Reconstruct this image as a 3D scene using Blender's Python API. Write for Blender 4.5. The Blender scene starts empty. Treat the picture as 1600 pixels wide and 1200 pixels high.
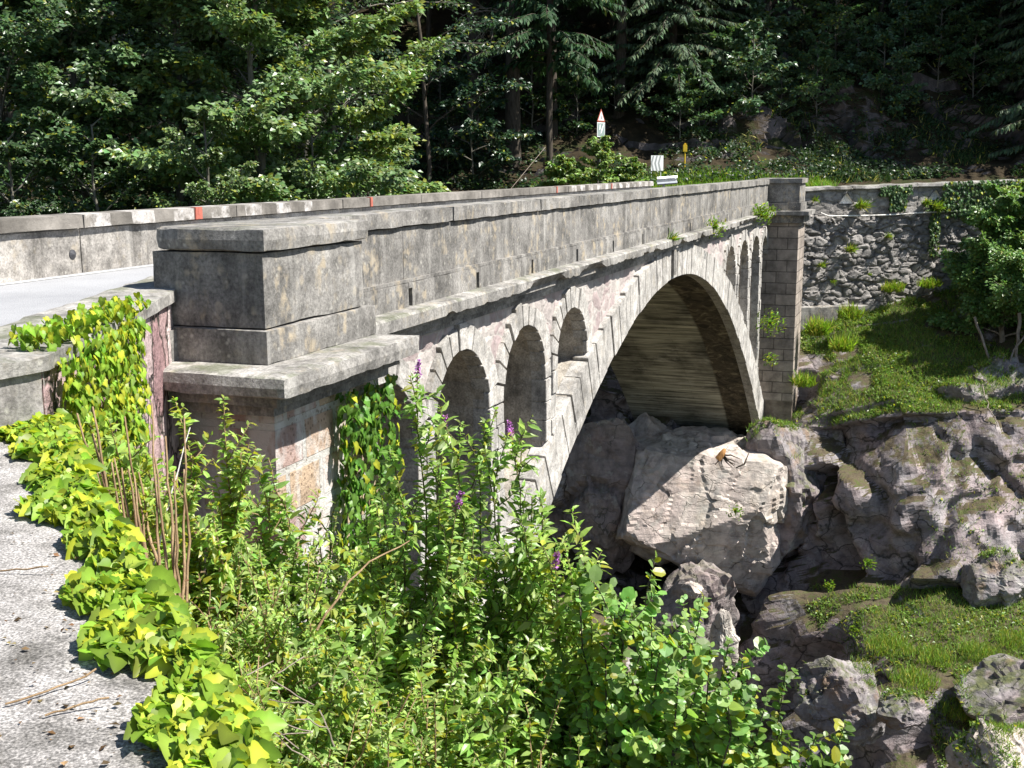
import bpy, bmesh, math
import numpy as np
from mathutils import Matrix, Vector

scene = bpy.context.scene
COL = scene.collection
D2R = math.radians

# ------------------------------------------------------------------ camera
F = 1830.0
PITCH, ROLL, EYE = D2R(10.43), D2R(0.25), 1.15
_fw = np.array([0, math.cos(PITCH), -math.sin(PITCH)])
_up0 = np.array([0, math.sin(PITCH), math.cos(PITCH)])
_rt0 = np.array([1.0, 0, 0])
_rt = _rt0 * math.cos(ROLL) - _up0 * math.sin(ROLL)
_up = _up0 * math.cos(ROLL) + _rt0 * math.sin(ROLL)
EYEP = np.array([0, 0, EYE])


def P(x, y, d):
    """survey helper: the place seen at photo pixel (x, y), d metres ahead"""
    return EYEP + (_fw * F + _rt * (x - 800) + _up * (600 - y)) * (d / F)


def Pz(x, y, z):
    v = _fw * F + _rt * (x - 800) + _up * (600 - y)
    return EYEP + v * ((z - EYE) / v[2])


AZ = D2R(19.83)                                   # heading of the bridge
U3 = np.array([math.sin(AZ), math.cos(AZ), 0.0])  # along the bridge
N3 = np.array([math.cos(AZ), -math.sin(AZ), 0.0]) # out of its sunny face


def Bw(s, t, z):
    return U3 * s + N3 * t + np.array([0, 0, z])


# ------------------------------------------------------------------ noise
def _hash(ix, iy, iz, seed):
    h = (ix.astype(np.int64) * 374761393 + iy.astype(np.int64) * 668265263 + iz.astype(np.int64) * 2147483647 + seed * 1274126177) & 0xFFFFFFFF
    h = ((h ^ (h >> 13)) * 1274126177) & 0xFFFFFFFF
    h = ((h ^ (h >> 16)) * 2246822519) & 0xFFFFFFFF
    return ((h ^ (h >> 15)) & 0xFFFFFF) / float(0xFFFFFF)


def vnoise(p, seed=0):
    p = np.asarray(p, float)
    i = np.floor(p).astype(np.int64)
    f = p - i
    f = f * f * f * (f * (f * 6 - 15) + 10)
    r = 0
    for a in (0, 1):
        wa = f[:, 0] if a else 1 - f[:, 0]
        for b in (0, 1):
            wb = f[:, 1] if b else 1 - f[:, 1]
            for c in (0, 1):
                wc = f[:, 2] if c else 1 - f[:, 2]
                r = r + wa * wb * wc * _hash(i[:, 0] + a, i[:, 1] + b, i[:, 2] + c, seed)
    return r * 2 - 1


def fbm(p, seed=0, octv=4, gain=0.5):
    p = np.asarray(p, float)
    a, s, r = 1.0, 0.0, 0
    for k in range(octv):
        r = r + a * vnoise(p * (2.03 ** k) + k * 17.3, seed + k)
        s += a
        a *= gain
    return r / s


def cells(p, seed=0, jit=0.9):
    """F1, F2 and a random value of the nearest cell"""
    p = np.asarray(p, float)
    i = np.floor(p).astype(np.int64)
    f1 = np.full(len(p), 9.0); f2 = np.full(len(p), 9.0); val = np.zeros(len(p)); val2 = np.zeros(len(p))
    for a in (-1, 0, 1):
        for b in (-1, 0, 1):
            for c in (-1, 0, 1):
                X, Y, Z = i[:, 0] + a, i[:, 1] + b, i[:, 2] + c
                q = np.stack([X + .5 + jit * (_hash(X, Y, Z, seed) - .5), Y + .5 + jit * (_hash(X, Y, Z, seed + 1) - .5), Z + .5 + jit * (_hash(X, Y, Z, seed + 2) - .5)], 1)
                d = np.linalg.norm(p - q, axis=1)
                m = d < f1
                f2 = np.where(m, f1, np.minimum(f2, d))
                val = np.where(m, _hash(X, Y, Z, seed + 3), val)
                val2 = np.where(m, _hash(X, Y, Z, seed + 4), val2)
                f1 = np.where(m, d, f1)
    return f1, f2, val, val2


def facet(p, seed=0):
    """angular rock relief: every cell is a plane of its own tilt"""
    p = np.asarray(p, float)
    w = p + .25 * np.stack([vnoise(p * 1.7, seed + 31), vnoise(p * 1.7, seed + 32), vnoise(p * 1.7, seed + 33)], 1)
    i = np.floor(w).astype(np.int64)
    f1 = np.full(len(p), 9.0); out = np.zeros(len(p)); f2 = np.full(len(p), 9.0)
    for a in (-1, 0, 1):
        for b in (-1, 0, 1):
            for c in (-1, 0, 1):
                X, Y, Z = i[:, 0] + a, i[:, 1] + b, i[:, 2] + c
                q = np.stack([X + _hash(X, Y, Z, seed), Y + _hash(X, Y, Z, seed + 1), Z + _hash(X, Y, Z, seed + 2)], 1)
                e = w - q
                d = np.linalg.norm(e, axis=1)
                g = np.stack([_hash(X, Y, Z, seed + 5) - .5, _hash(X, Y, Z, seed + 6) - .5, _hash(X, Y, Z, seed + 7) - .5], 1)
                h = (_hash(X, Y, Z, seed + 8) - .5) + 1.6 * np.sum(g * e, 1)
                m = d < f1
                f2 = np.where(m, f1, np.minimum(f2, d))
                out = np.where(m, h, out)
                f1 = np.where(m, d, f1)
    return out, f2 - f1


def strata(p, seed=0, th=.9, dip=(.45, .25, .86)):
    """stepped bedding: each bed stands out and breaks back under the next"""
    d = np.asarray(dip, float); d /= np.linalg.norm(d)
    b = (p @ d) / th + .55 * fbm(p * .35, seed, 3) + .12 * fbm(p * 1.4, seed + 4, 3)
    k = np.floor(b); f = b - k
    brk = _hash(k.astype(np.int64), np.floor(p[:, 0] * .7 + 3.1 * _hash(k.astype(np.int64), k.astype(np.int64) * 0, k.astype(np.int64) * 0, seed)).astype(np.int64), k.astype(np.int64) * 0, seed + 2)
    return (1 - f) ** .6 * .7 + .8 * (brk - .5)


# ------------------------------------------------------------------ object helpers
def thing(name, label, cat, loc=(0, 0, 0), group=None, rotz=0.0):
    o = bpy.data.objects.new(name, None)
    o.empty_display_size = 0.2
    COL.objects.link(o)
    o.location = [float(v) for v in loc]
    o.rotation_euler = (0, 0, rotz)
    o['label'] = label
    o['category'] = cat
    if group:
        o['group'] = group
    return o


def tag(o, label, cat, group=None, kind=None):
    if label:
        o['label'] = label
    if cat:
        o['category'] = cat
    if group:
        o['group'] = group
    if kind:
        o['kind'] = kind
    return o


def world_of(o):
    m = Matrix.LocRotScale(o.location, o.rotation_euler, o.scale)
    return world_of(o.parent) @ m if o.parent else m


class Mesh:
    """collects vertices and faces; build() links them as one object"""

    def __init__(s):
        s.v = []; s.f = []; s.n = 0; s.c = []; s.mi = []

    def add(s, v, faces, col=None, mi=0):
        v = np.asarray(v, float).reshape(-1, 3)
        for f in faces:
            f = np.asarray(f, int)
            if f.ndim == 1:
                f = f[None]
            if len(f):
                s.f.append(f + s.n); s.mi.append(np.full(len(f), mi))
        s.v.append(v)
        if col is None:
            col = np.ones((len(v), 3)) * .5
        col = np.asarray(col, float)
        if col.ndim == 1:
            col = np.tile(col, (len(v), 1))
        s.c.append(col)
        s.n += len(v)
        return s

    def box(s, x0, x1, y0, y1, z0, z1, M=None, col=None, mi=0):
        v = np.array([(x0, y0, z0), (x1, y0, z0), (x1, y1, z0), (x0, y1, z0), (x0, y0, z1), (x1, y0, z1), (x1, y1, z1), (x0, y1, z1)], float)
        if M is not None:
            v = M(v)
        return s.add(v, [np.array([(0, 3, 2, 1), (4, 5, 6, 7), (0, 1, 5, 4), (1, 2, 6, 5), (2, 3, 7, 6), (3, 0, 4, 7)])], col, mi)

    def tube(s, pts, rad, k=6, col=None, mi=0):
        pts = np.asarray(pts, float)
        n = len(pts)
        rad = np.broadcast_to(np.asarray(rad, float), (n,))
        T = np.gradient(pts, axis=0)
        T /= np.linalg.norm(T, axis=1)[:, None] + 1e-9
        ref = np.array([0, 0, 1.0]) if abs(T[:, 2]).mean() < .8 else np.array([1.0, 0, 0])
        A = np.cross(T, ref); A /= np.linalg.norm(A, axis=1)[:, None] + 1e-9
        Bn = np.cross(T, A)
        th = np.arange(k) * 2 * math.pi / k
        ring = pts[:, None] + rad[:, None, None] * (np.cos(th)[None, :, None] * A[:, None] + np.sin(th)[None, :, None] * Bn[:, None])
        v = ring.reshape(-1, 3)
        i = np.arange(n - 1)[:, None] * k; j = np.arange(k)[None]; j2 = (j + 1) % k
        q = np.stack([i + j, i + j2, i + k + j2, i + k + j], -1).reshape(-1, 4)
        s.add(np.vstack([v, pts[-1] + T[-1] * rad[-1] * .5]), [q, np.stack([(n - 1) * k + j[0], (n - 1) * k + j2[0], np.full(k, n * k)], 1)], col, mi)
        return s

    def grid(s, G, col=None, mi=0, flip=False):
        a, b = G.shape[:2]
        i = np.arange(a - 1)[:, None] * b + np.arange(b - 1)[None]
        q = np.stack([i, i + 1, i + b + 1, i + b], -1).reshape(-1, 4)
        if flip:
            q = q[:, ::-1]
        return s.add(G.reshape(-1, 3), [q], col, mi)

    def build(s, name, mat, parent=None, smooth=False, bevel=0.0, angle=None):
        V = np.vstack(s.v); C = np.vstack(s.c)
        if parent is not None:
            inv = np.array(world_of(parent).inverted())
            V = V @ inv[:3, :3].T + inv[:3, 3]
        me = bpy.data.meshes.new(name)
        lens = np.concatenate([np.full(len(f), f.shape[1]) for f in s.f])
        loops = np.concatenate([f.ravel() for f in s.f])
        mi = np.concatenate(s.mi)
        me.vertices.add(len(V)); me.vertices.foreach_set('co', V.astype(np.float32).ravel())
        me.loops.add(len(loops)); me.loops.foreach_set('vertex_index', loops.astype(np.int32))
        me.polygons.add(len(lens))
        st = np.concatenate([[0], np.cumsum(lens)[:-1]])
        me.polygons.foreach_set('loop_start', st.astype(np.int32))
        me.polygons.foreach_set('material_index', mi.astype(np.int32))
        me.polygons.foreach_set('use_smooth', np.full(len(lens), bool(smooth)))
        at = me.color_attributes.new('Col', 'FLOAT_COLOR', 'POINT')
        at.data.foreach_set('color', np.hstack([C, np.ones((len(C), 1))]).astype(np.float32).ravel())
        me.update(calc_edges=True)
        me.validate()
        for m in (mat if isinstance(mat, (list, tuple)) else [mat]):
            me.materials.append(m)
        if bevel:
            bm = bmesh.new(); bm.from_mesh(me)
            es = [e for e in bm.edges if len(e.link_faces) == 2 and e.calc_face_angle(0) > .5]
            bmesh.ops.bevel(bm, geom=es, offset=bevel, segments=2, affect='EDGES', clamp_overlap=True)
            bm.to_mesh(me); bm.free()
        o = bpy.data.objects.new(name, me)
        COL.objects.link(o)
        if parent is not None:
            o.parent = parent
        return o


def dup(root, loc, rotz, scale, label, group=None):
    r = root.copy(); COL.objects.link(r)
    r.location = [float(v) for v in loc]; r.rotation_euler = (0, 0, rotz); r.scale = (scale, scale, scale)
    r['label'] = label
    if group:
        r['group'] = group
    for ch in list(root.children):
        c = ch.copy(); COL.objects.link(c); c.parent = r
    return r


# ------------------------------------------------------------------ materials
class NT:
    def __init__(s, name):
        s.m = bpy.data.materials.new(name); s.m.use_nodes = True
        s.t = s.m.node_tree; s.t.nodes.clear()
        s.out = s.t.nodes.new('ShaderNodeOutputMaterial')
        s._obj = None

    def n(s, typ, **kw):
        nd = s.t.nodes.new(typ)
        for k, v in kw.items():
            if k.startswith('_'):
                setattr(nd, k[1:], v)
        for k, v in kw.items():
            if k.startswith('_'):
                continue
            key = int(k[1:]) if k[0] == 'i' and k[1:].isdigit() else k.replace('__', ' ')
            if isinstance(v, bpy.types.NodeSocket):
                s.t.links.new(v, nd.inputs[key])
            else:
                nd.inputs[key].default_value = v
        return nd

    def obj(s):
        if s._obj is None:
            s._obj = s.t.nodes.new('ShaderNodeTexCoord').outputs['Object']
        return s._obj

    def map(s, sc=(1, 1, 1), rot=(0, 0, 0), loc=(0, 0, 0)):
        return s.n('ShaderNodeMapping', Vector=s.obj(), Scale=sc, Rotation=rot, Location=loc).outputs[0]

    def noise(s, scale, detail=5, rough=.55, vec=None, dist=0.0):
        return s.n('ShaderNodeTexNoise', Vector=vec or s.obj(), Scale=scale, Detail=detail, Roughness=rough, Distortion=dist).outputs[0]

    def vor(s, scale, vec=None, feature='F1', out=0, rnd=1.0):
        return s.n('ShaderNodeTexVoronoi', _feature=feature, Vector=vec or s.obj(), Scale=scale, Randomness=rnd).outputs[out]

    def ramp(s, fac, stops, interp='LINEAR'):
        nd = s.n('ShaderNodeValToRGB', Fac=fac)
        cr = nd.color_ramp; cr.interpolation = interp
        while len(cr.elements) < len(stops):
            cr.elements.new(.5)
        for e, (p, c) in zip(cr.elements, stops):
            e.position = p
            e.color = (c, c, c, 1) if isinstance(c, (int, float)) else (*c, 1)
        return nd.outputs[0]

    def step(s, fac, a, b):
        return s.n('ShaderNodeMapRange', Value=fac, From__Min=a, From__Max=b).outputs[0]

    def mix(s, fac, a, b, mode='MIX'):
        nd = s.n('ShaderNodeMix', _data_type='RGBA', _blend_type=mode)
        for sock, v in ((nd.inputs[0], fac), (nd.inputs[6], a), (nd.inputs[7], b)):
            if isinstance(v, bpy.types.NodeSocket):
                s.t.links.new(v, sock)
            elif isinstance(v, (int, float)):
                sock.default_value = v if sock == nd.inputs[0] else (v, v, v, 1)
            else:
                sock.default_value = (*v, 1)
        return nd.outputs[2]

    def math(s, op, a, b=0.0):
        return s.n('ShaderNodeMath', _operation=op, i0=a, i1=b).outputs[0]

    def sep(s, v=None):
        return s.n('ShaderNodeSeparateXYZ', Vector=v or s.obj()).outputs

    def upness(s):
        g = s.t.nodes.new('ShaderNodeNewGeometry')
        return s.n('ShaderNodeSeparateXYZ', Vector=g.outputs['Normal']).outputs[2]

    def bump(s, h, strength=.5, dist=.02, prev=None):
        nd = s.n('ShaderNodeBump', Height=h, Strength=strength, Distance=dist)
        if prev is not None:
            s.t.links.new(prev, nd.inputs['Normal'])
        return nd.outputs[0]

    def done(s, color, rough=.85, normal=None, spec=.3, metal=0.0):
        b = s.n('ShaderNodeBsdfPrincipled', Base__Color=color if isinstance(color, bpy.types.NodeSocket) else (*color, 1), Roughness=rough, Metallic=metal)
        b.inputs['Specular IOR Level'].default_value = spec
        if normal is not None:
            s.t.links.new(normal, b.inputs['Normal'])
        s.t.links.new(b.outputs[0], s.out.inputs[0])
        return s.m


def concrete(name, dark=.07, mid=.2, light=.36, ochre=.5, streak=.5, warm=(1, .95, .875), moss=.0, scale=1.0):
    k = NT(name)
    n1 = k.noise(1.1 * scale, 9, .62)
    n2 = k.noise(5.5 * scale, 6, .6)
    c = k.ramp(n1, [(.30, [dark * w for w in warm]), (.48, [mid * w for w in warm]), (.70, [light * w for w in warm])])
    c = k.mix(.6, c, k.ramp(n2, [(.3, .3), (.5, 1.0), (.7, 1.6)]), 'MULTIPLY')
    c = k.mix(.6, c, k.ramp(k.noise(38 * scale, 5, .7), [(.32, .3), (.5, 1.0), (.66, 1.6)]), 'MULTIPLY')
    # ochre lichen
    o1 = k.step(k.noise(3.2 * scale, 5, .6, k.map((1, 1, .6), loc=(3, 1, 7))), .54, .62)
    o2 = k.step(k.noise(9 * scale, 3, .5, k.map(loc=(9, 4, 2))), .45, .6)
    c = k.mix(k.math('MULTIPLY', k.math('MULTIPLY', o1, o2), ochre), c, (.38, .32, .23))
    vs_ = k.vor(8.5 * scale, k.map((1, 1, .8), loc=(4, 7, 2)))
    os_ = k.math('MULTIPLY', k.step(vs_, .36, .22), k.step(k.noise(2.4 * scale, 4, .6, k.map(loc=(6, 6, 1))), .47, .58))
    c = k.mix(k.math('MULTIPLY', k.math('MULTIPLY', os_, k.ramp(k.noise(25, 3), [(.35, .3), (.6, 1.0)])), ochre * .8), c, (.38, .33, .25))
    # lime runs and dark runs down the face
    w = k.step(k.noise(1.0, 6, .6, k.map((5.5, 5.5, .55))), .55, .72)
    c = k.mix(k.math('MULTIPLY', w, streak), c, (.52, .5, .46))
    d = k.step(k.noise(1.0, 6, .65, k.map((7, 7, .5), loc=(13, 5, 3))), .55, .7)
    c = k.mix(k.math('MULTIPLY', d, .5), c, (.06, .055, .048))
    # small pale and dark lichen dots
    v = k.vor(14 * scale, k.map(loc=(2, 2, 2)))
    c = k.mix(k.math('MULTIPLY', k.math('MULTIPLY', k.step(v, .30, .12), k.step(k.noise(6, 3), .5, .62)), .5), c, (.5, .48, .42))
    if moss:
        m = k.math('MULTIPLY', k.step(k.upness(), .4, .9), k.step(k.noise(2.3, 7, .65, k.map(loc=(5, 8, 1))), .5, .62))
        c = k.mix(k.math('MULTIPLY', m, moss), c, (.07, .09, .025))
    h = k.math('ADD', k.math('MULTIPLY', n2, .6), k.math('MULTIPLY', k.noise(60, 4, .7), .5))
    return k.done(c, .92, k.bump(h, .6, .02), .2)


def rock(name, base=(.26, .24, .23), tint=(.30, .23, .23), dark=.05, moss=.6, rust=.25, scale=1.0):
    k = NT(name)
    n1 = k.noise(.55 * scale, 9, .62, dist=.6)
    c = k.mix(k.ramp(n1, [(.38, 0.0), (.62, 1.0)]), base, tint)
    n2 = k.noise(3.2 * scale, 8, .66)
    c = k.mix(.8, c, k.ramp(n2, [(.28, .3), (.5, .95), (.72, 1.5)]), 'MULTIPLY')
    st = k.noise(1.0, 7, .6, k.map((1.2 * scale, 1.2 * scale, 9 * scale), rot=(.35, .5, 0)), dist=.4)
    c = k.mix(.25, c, k.ramp(st, [(.3, .45), (.5, 1.0), (.7, 1.35)]), 'MULTIPLY')
    ld = k.step(k.noise(2.4, 8, .7, k.map(loc=(11, 5, 9))), .56, .62)
    c = k.mix(k.math('MULTIPLY', ld, .45), c, (.42, .41, .36))
    r = k.step(k.noise(1.6 * scale, 6, .6, k.map(loc=(7, 2, 5))), .56, .66)
    c = k.mix(k.math('MULTIPLY', r, rust), c, (.26, .15, .06))
    wt = k.step(k.noise(1.0, 6, .6, k.map((2.6, 2.6, .4), loc=(1, 6, 0))), .56, .68)
    c = k.mix(k.math('MULTIPLY', wt, .55), c, (dark, dark, dark))
    cr = k.vor(1.1 * scale, k.n('ShaderNodeVectorMath', _operation='ADD', i0=k.map((1, 1, 1.6), rot=(.3, .2, .5)), i1=k.n('ShaderNodeTexNoise', Vector=k.obj(), Scale=1.8, Detail=4).outputs['Color']).outputs[0], 'DISTANCE_TO_EDGE')
    crk = k.step(cr, .0, .02)
    c = k.mix(k.math('MULTIPLY', k.math('SUBTRACT', 1.0, k.step(cr, .004, .022)), k.step(k.noise(1.1, 4, .6, k.map(loc=(2, 9, 9))), .5, .6)), c, (.11, .10, .085))
    if moss:
        m = k.math('MULTIPLY', k.step(k.upness(), .25, .75), k.step(k.noise(1.7, 8, .68, k.map(loc=(3, 8, 1))), .44, .56))
        c = k.mix(k.math('MULTIPLY', m, moss), c, k.ramp(k.noise(9, 4), [(.3, (.035, .055, .015)), (.7, (.12, .13, .035))]))
    h = k.math('ADD', k.math('ADD', k.math('MULTIPLY', n2, .8), k.math('MULTIPLY', st, .5)), k.math('ADD', k.math('MULTIPLY', k.noise(25, 6, .7), .25), k.math('MULTIPLY', crk, .25)))
    return k.done(c, .88, k.bump(h, .9, .08), .25)


def leafmat(name, trans=.35, rough=.45, spec=.35, jitter=.0):
    k = NT(name)
    a = k.n('ShaderNodeAttribute', _attribute_name='Col').outputs['Color']
    if jitter:
        a = k.mix(jitter, a, k.ramp(k.noise(1.5, 3), [(.3, .4), (.7, 1.7)]), 'MULTIPLY')
    b = k.n('ShaderNodeBsdfPrincipled', Base__Color=a, Roughness=rough)
    b.inputs['Specular IOR Level'].default_value = spec
    tc = k.mix(1.0, a, (1.2, 1.3, .65), 'MULTIPLY')
    t = k.n('ShaderNodeBsdfTranslucent', Color=tc)
    ms = k.n('ShaderNodeMixShader', Fac=trans)
    k.t.links.new(b.outputs[0], ms.inputs[1]); k.t.links.new(t.outputs[0], ms.inputs[2])
    k.t.links.new(ms.outputs[0], k.out.inputs[0])
    return k.m


def plain(name, col, rough=.5, metal=0.0, var=.25, scale=8):
    k = NT(name)
    c = k.mix(var, col, k.ramp(k.noise(scale, 6, .6), [(.3, .35), (.5, 1.0), (.75, 1.35)]), 'MULTIPLY')
    return k.done(c, rough, k.bump(k.noise(scale * 4, 4), .2, .005), .4, metal)


M = {}
M['concrete'] = concrete('weathered_concrete', .08, .165, .30, .8, .4)
M['concrete_pale'] = concrete('pale_ring_concrete', .20, .37, .50, .3, .3, moss=.0)
M['concrete_cap'] = concrete('lichened_cap_concrete', .09, .19, .31, .6, .25, moss=.25)
M['concrete_warm'] = concrete('warm_parapet_concrete', .15, .27, .40, .4, .3, warm=(1, .93, .84))
M['concrete_pier'] = concrete('pier_concrete', .12, .26, .40, .35, .45, warm=(1, .93, .82))
M['concrete_ledge'] = concrete('ledge_concrete', .10, .24, .40, .35, .35, moss=.5)
M['concrete_jamb'] = concrete('vault_concrete', .20, .36, .46, .3, .3, warm=(1, .90, .76))


def soffit_mat():
    k = NT('board_marked_concrete')
    x, y, z = k.sep()
    b1 = k.noise(1.0, 5, .65, k.map((1.3, .55, 13)), dist=.2)
    b2 = k.noise(1.0, 4, .6, k.map((6, .5, 26)))
    c = k.ramp(b1, [(.32, (.09, .085, .065)), (.5, (.36, .345, .27)), (.68, (.58, .555, .45))])
    c = k.mix(.7, c, k.ramp(b2, [(.3, .3), (.5, 1.0), (.72, 1.5)]), 'MULTIPLY')
    big = k.noise(.45, 6, .6, k.map(loc=(2, 9, 4)))
    c = k.mix(.85, c, k.ramp(big, [(.36, .25), (.5, 1.0), (.7, 1.3)]), 'MULTIPLY')
    lime = k.step(k.noise(1.0, 7, .7, k.map((1.1, .9, 2.2), loc=(5, 1, 2))), .56, .66)
    c = k.mix(k.math('MULTIPLY', lime, .55), c, (.58, .56, .48))
    joint = k.n('ShaderNodeTexBrick', _offset=.5, Vector=k.n('ShaderNodeCombineXYZ', X=y, Y=z).outputs[0], Color1=(1, 1, 1, 1), Color2=(.86, .86, .86, 1), Mortar=(.45, .45, .45, 1), Scale=1.0, Mortar__Size=.006, Brick__Width=2.4, Row__Height=.115).outputs[0]
    c = k.mix(.8, c, joint, 'MULTIPLY')
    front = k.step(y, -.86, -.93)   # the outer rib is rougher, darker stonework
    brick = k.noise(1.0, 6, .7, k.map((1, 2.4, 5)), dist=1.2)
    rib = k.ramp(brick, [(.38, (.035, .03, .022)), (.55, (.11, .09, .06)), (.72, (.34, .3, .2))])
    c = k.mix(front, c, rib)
    h = k.math('ADD', b2, k.math('MULTIPLY', b1, .5))
    return k.done(c, .9, k.bump(h, .9, .04), .2)


def spandrel_mat():
    k = NT('pink_rubble_masonry')
    wv = k.n('ShaderNodeVectorMath', _operation='ADD', i0=k.map((2.2, 2.2, 3.4)), i1=k.n('ShaderNodeTexNoise', Vector=k.obj(), Scale=2.2, Detail=5).outputs['Color']).outputs[0]
    cell = k.vor(1.0, wv, 'F1', 1)
    e = k.vor(1.0, wv, 'DISTANCE_TO_EDGE')
    hue = k.n('ShaderNodeSeparateXYZ', Vector=cell).outputs[0]
    c = k.ramp(hue, [(.0, (.30, .22, .22)), (.35, (.38, .30, .29)), (.65, (.36, .32, .30)), (1.0, (.46, .41, .38))])
    c = k.mix(.7, c, k.ramp(k.noise(4.5, 7, .65), [(.3, .4), (.5, 1.0), (.72, 1.4)]), 'MULTIPLY')
    c = k.mix(k.math('SUBTRACT', 1.0, k.math('MULTIPLY', k.step(e, .01, .06), .7)), c, (.40, .37, .34))
    w = k.step(k.noise(1.0, 6, .6, k.map((4, 4, .5), loc=(4, 1, 3))), .52, .66)
    c = k.mix(k.math('MULTIPLY', w, .6), c, (.56, .53, .48))
    h = k.math('ADD', k.math('MULTIPLY', k.step(e, 0, .25), .35), k.noise(9, 6, .65))
    return k.done(c, .9, k.bump(h, .8, .04), .2)


def ashlar_mat():
    k = NT('brown_ashlar_masonry')
    br = k.n('ShaderNodeTexBrick', _offset=.5, Vector=k.n('ShaderNodeCombineXYZ', X=k.math('ADD', k.sep()[0], k.sep()[1]), Y=k.sep()[2]).outputs[0], Color1=(.34, .29, .245, 1), Color2=(.25, .215, .185, 1), Mortar=(.13, .11, .095, 1), Scale=1.0, Mortar__Size=.014, Brick__Width=.66, Row__Height=.36)
    c = k.mix(.8, br.outputs[0], k.ramp(k.noise(2.5, 8, .65), [(.3, .4), (.5, 1.0), (.72, 1.6)]), 'MULTIPLY')
    x, y, z = k.sep()
    low = k.step(z, 2.65, 2.6)
    c = k.mix(low, c, k.ramp(k.noise(1.8, 8, .65), [(.3, (.08, .065, .05)), (.5, (.20, .16, .125)), (.72, (.33, .28, .22))]))
    h = k.math('ADD', k.math('MULTIPLY', br.outputs[1], -1.0), k.noise(12, 6, .65))
    return k.done(c, .9, k.bump(h, .8, .04), .2)


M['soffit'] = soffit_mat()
M['spandrel'] = spandrel_mat()
M['ashlar'] = ashlar_mat()


def asphalt_mat():
    k = NT('worn_asphalt')
    c = k.ramp(k.noise(.5, 8, .6), [(.3, (.22, .222, .23)), (.7, (.34, .34, .345))])
    c = k.mix(.5, c, k.ramp(k.vor(70), [(.0, .5), (.5, 1.2)]), 'MULTIPLY')
    return k.done(c, .85, k.bump(k.vor(90), .4, .01), .35)


def speckle_mat():
    k = NT('exposed_aggregate_concrete')
    sp = k.ramp(k.vor(95), [(.12, .45), (.35, .95), (.6, 1.35)])
    sp2 = k.ramp(k.noise(130, 3, .6), [(.36, .3), (.5, 1.0), (.64, 2.1)])
    c = k.ramp(k.noise(3.2, 10, .7), [(.33, (.085, .08, .072)), (.5, (.235, .222, .21)), (.68, (.36, .345, .33))])
    c = k.mix(.6, c, sp, 'MULTIPLY'); c = k.mix(.65, c, sp2, 'MULTIPLY')
    h = k.math('ADD', k.math('MULTIPLY', k.noise(150, 4, .6), .6), k.math('MULTIPLY', k.noise(14, 7, .65), 1.2))
    return k.done(c, .9, k.bump(h, .6, .01), .2)


M['asphalt'] = asphalt_mat()
M['speckle'] = speckle_mat()
M['whiteline'] = plain('worn_white_line', (.5, .5, .48), .8, 0, .6, 12)


def paint_coping_mat():
    """far parapet coping with worn white painted blocks"""
    k = NT('painted_coping_concrete')
    x, y, z = k.sep()
    n1 = k.noise(1.3, 9, .62)
    c = k.ramp(n1, [(.3, (.08, .072, .062)), (.5, (.17, .155, .135)), (.7, (.29, .265, .235))])
    c = k.mix(.5, c, k.ramp(k.noise(7, 6, .6), [(.3, .5), (.5, 1.0), (.75, 1.5)]), 'MULTIPLY')
    sx = k.math('ADD', x, k.math('MULTIPLY', z, .12))
    fr = k.math('FRACT', k.math('MULTIPLY', sx, 1 / .82))
    blk = k.math('MULTIPLY', k.math('GREATER_THAN', fr, .48), k.step(k.noise(5, 7, .7, k.map(loc=(1, 2, 3))), .40, .60))
    a = k.math('MULTIPLY', k.math('GREATER_THAN', x, -13.1), k.math('LESS_THAN', x, -7.9))
    b = k.math('MULTIPLY', k.math('GREATER_THAN', x, 5.4), k.math('LESS_THAN', x, 16.0))
    c = k.mix(k.math('MULTIPLY', blk, k.math('ADD', a, b)), c, (.52, .49, .46))
    return k.done(c, .85, k.bump(k.noise(30, 6, .7), .5, .02), .2)


M['paintcoping'] = paint_coping_mat()
M['red'] = plain('faded_red_paint', (.38, .11, .075), .7, 0, .6)
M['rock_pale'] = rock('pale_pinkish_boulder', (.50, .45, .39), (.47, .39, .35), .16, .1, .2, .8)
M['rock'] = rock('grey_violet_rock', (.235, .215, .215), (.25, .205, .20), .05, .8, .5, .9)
M['rock_dark'] = rock('shaded_gorge_rock', (.22, .20, .19), (.25, .20, .19), .05, .35, .15, .8)


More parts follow.
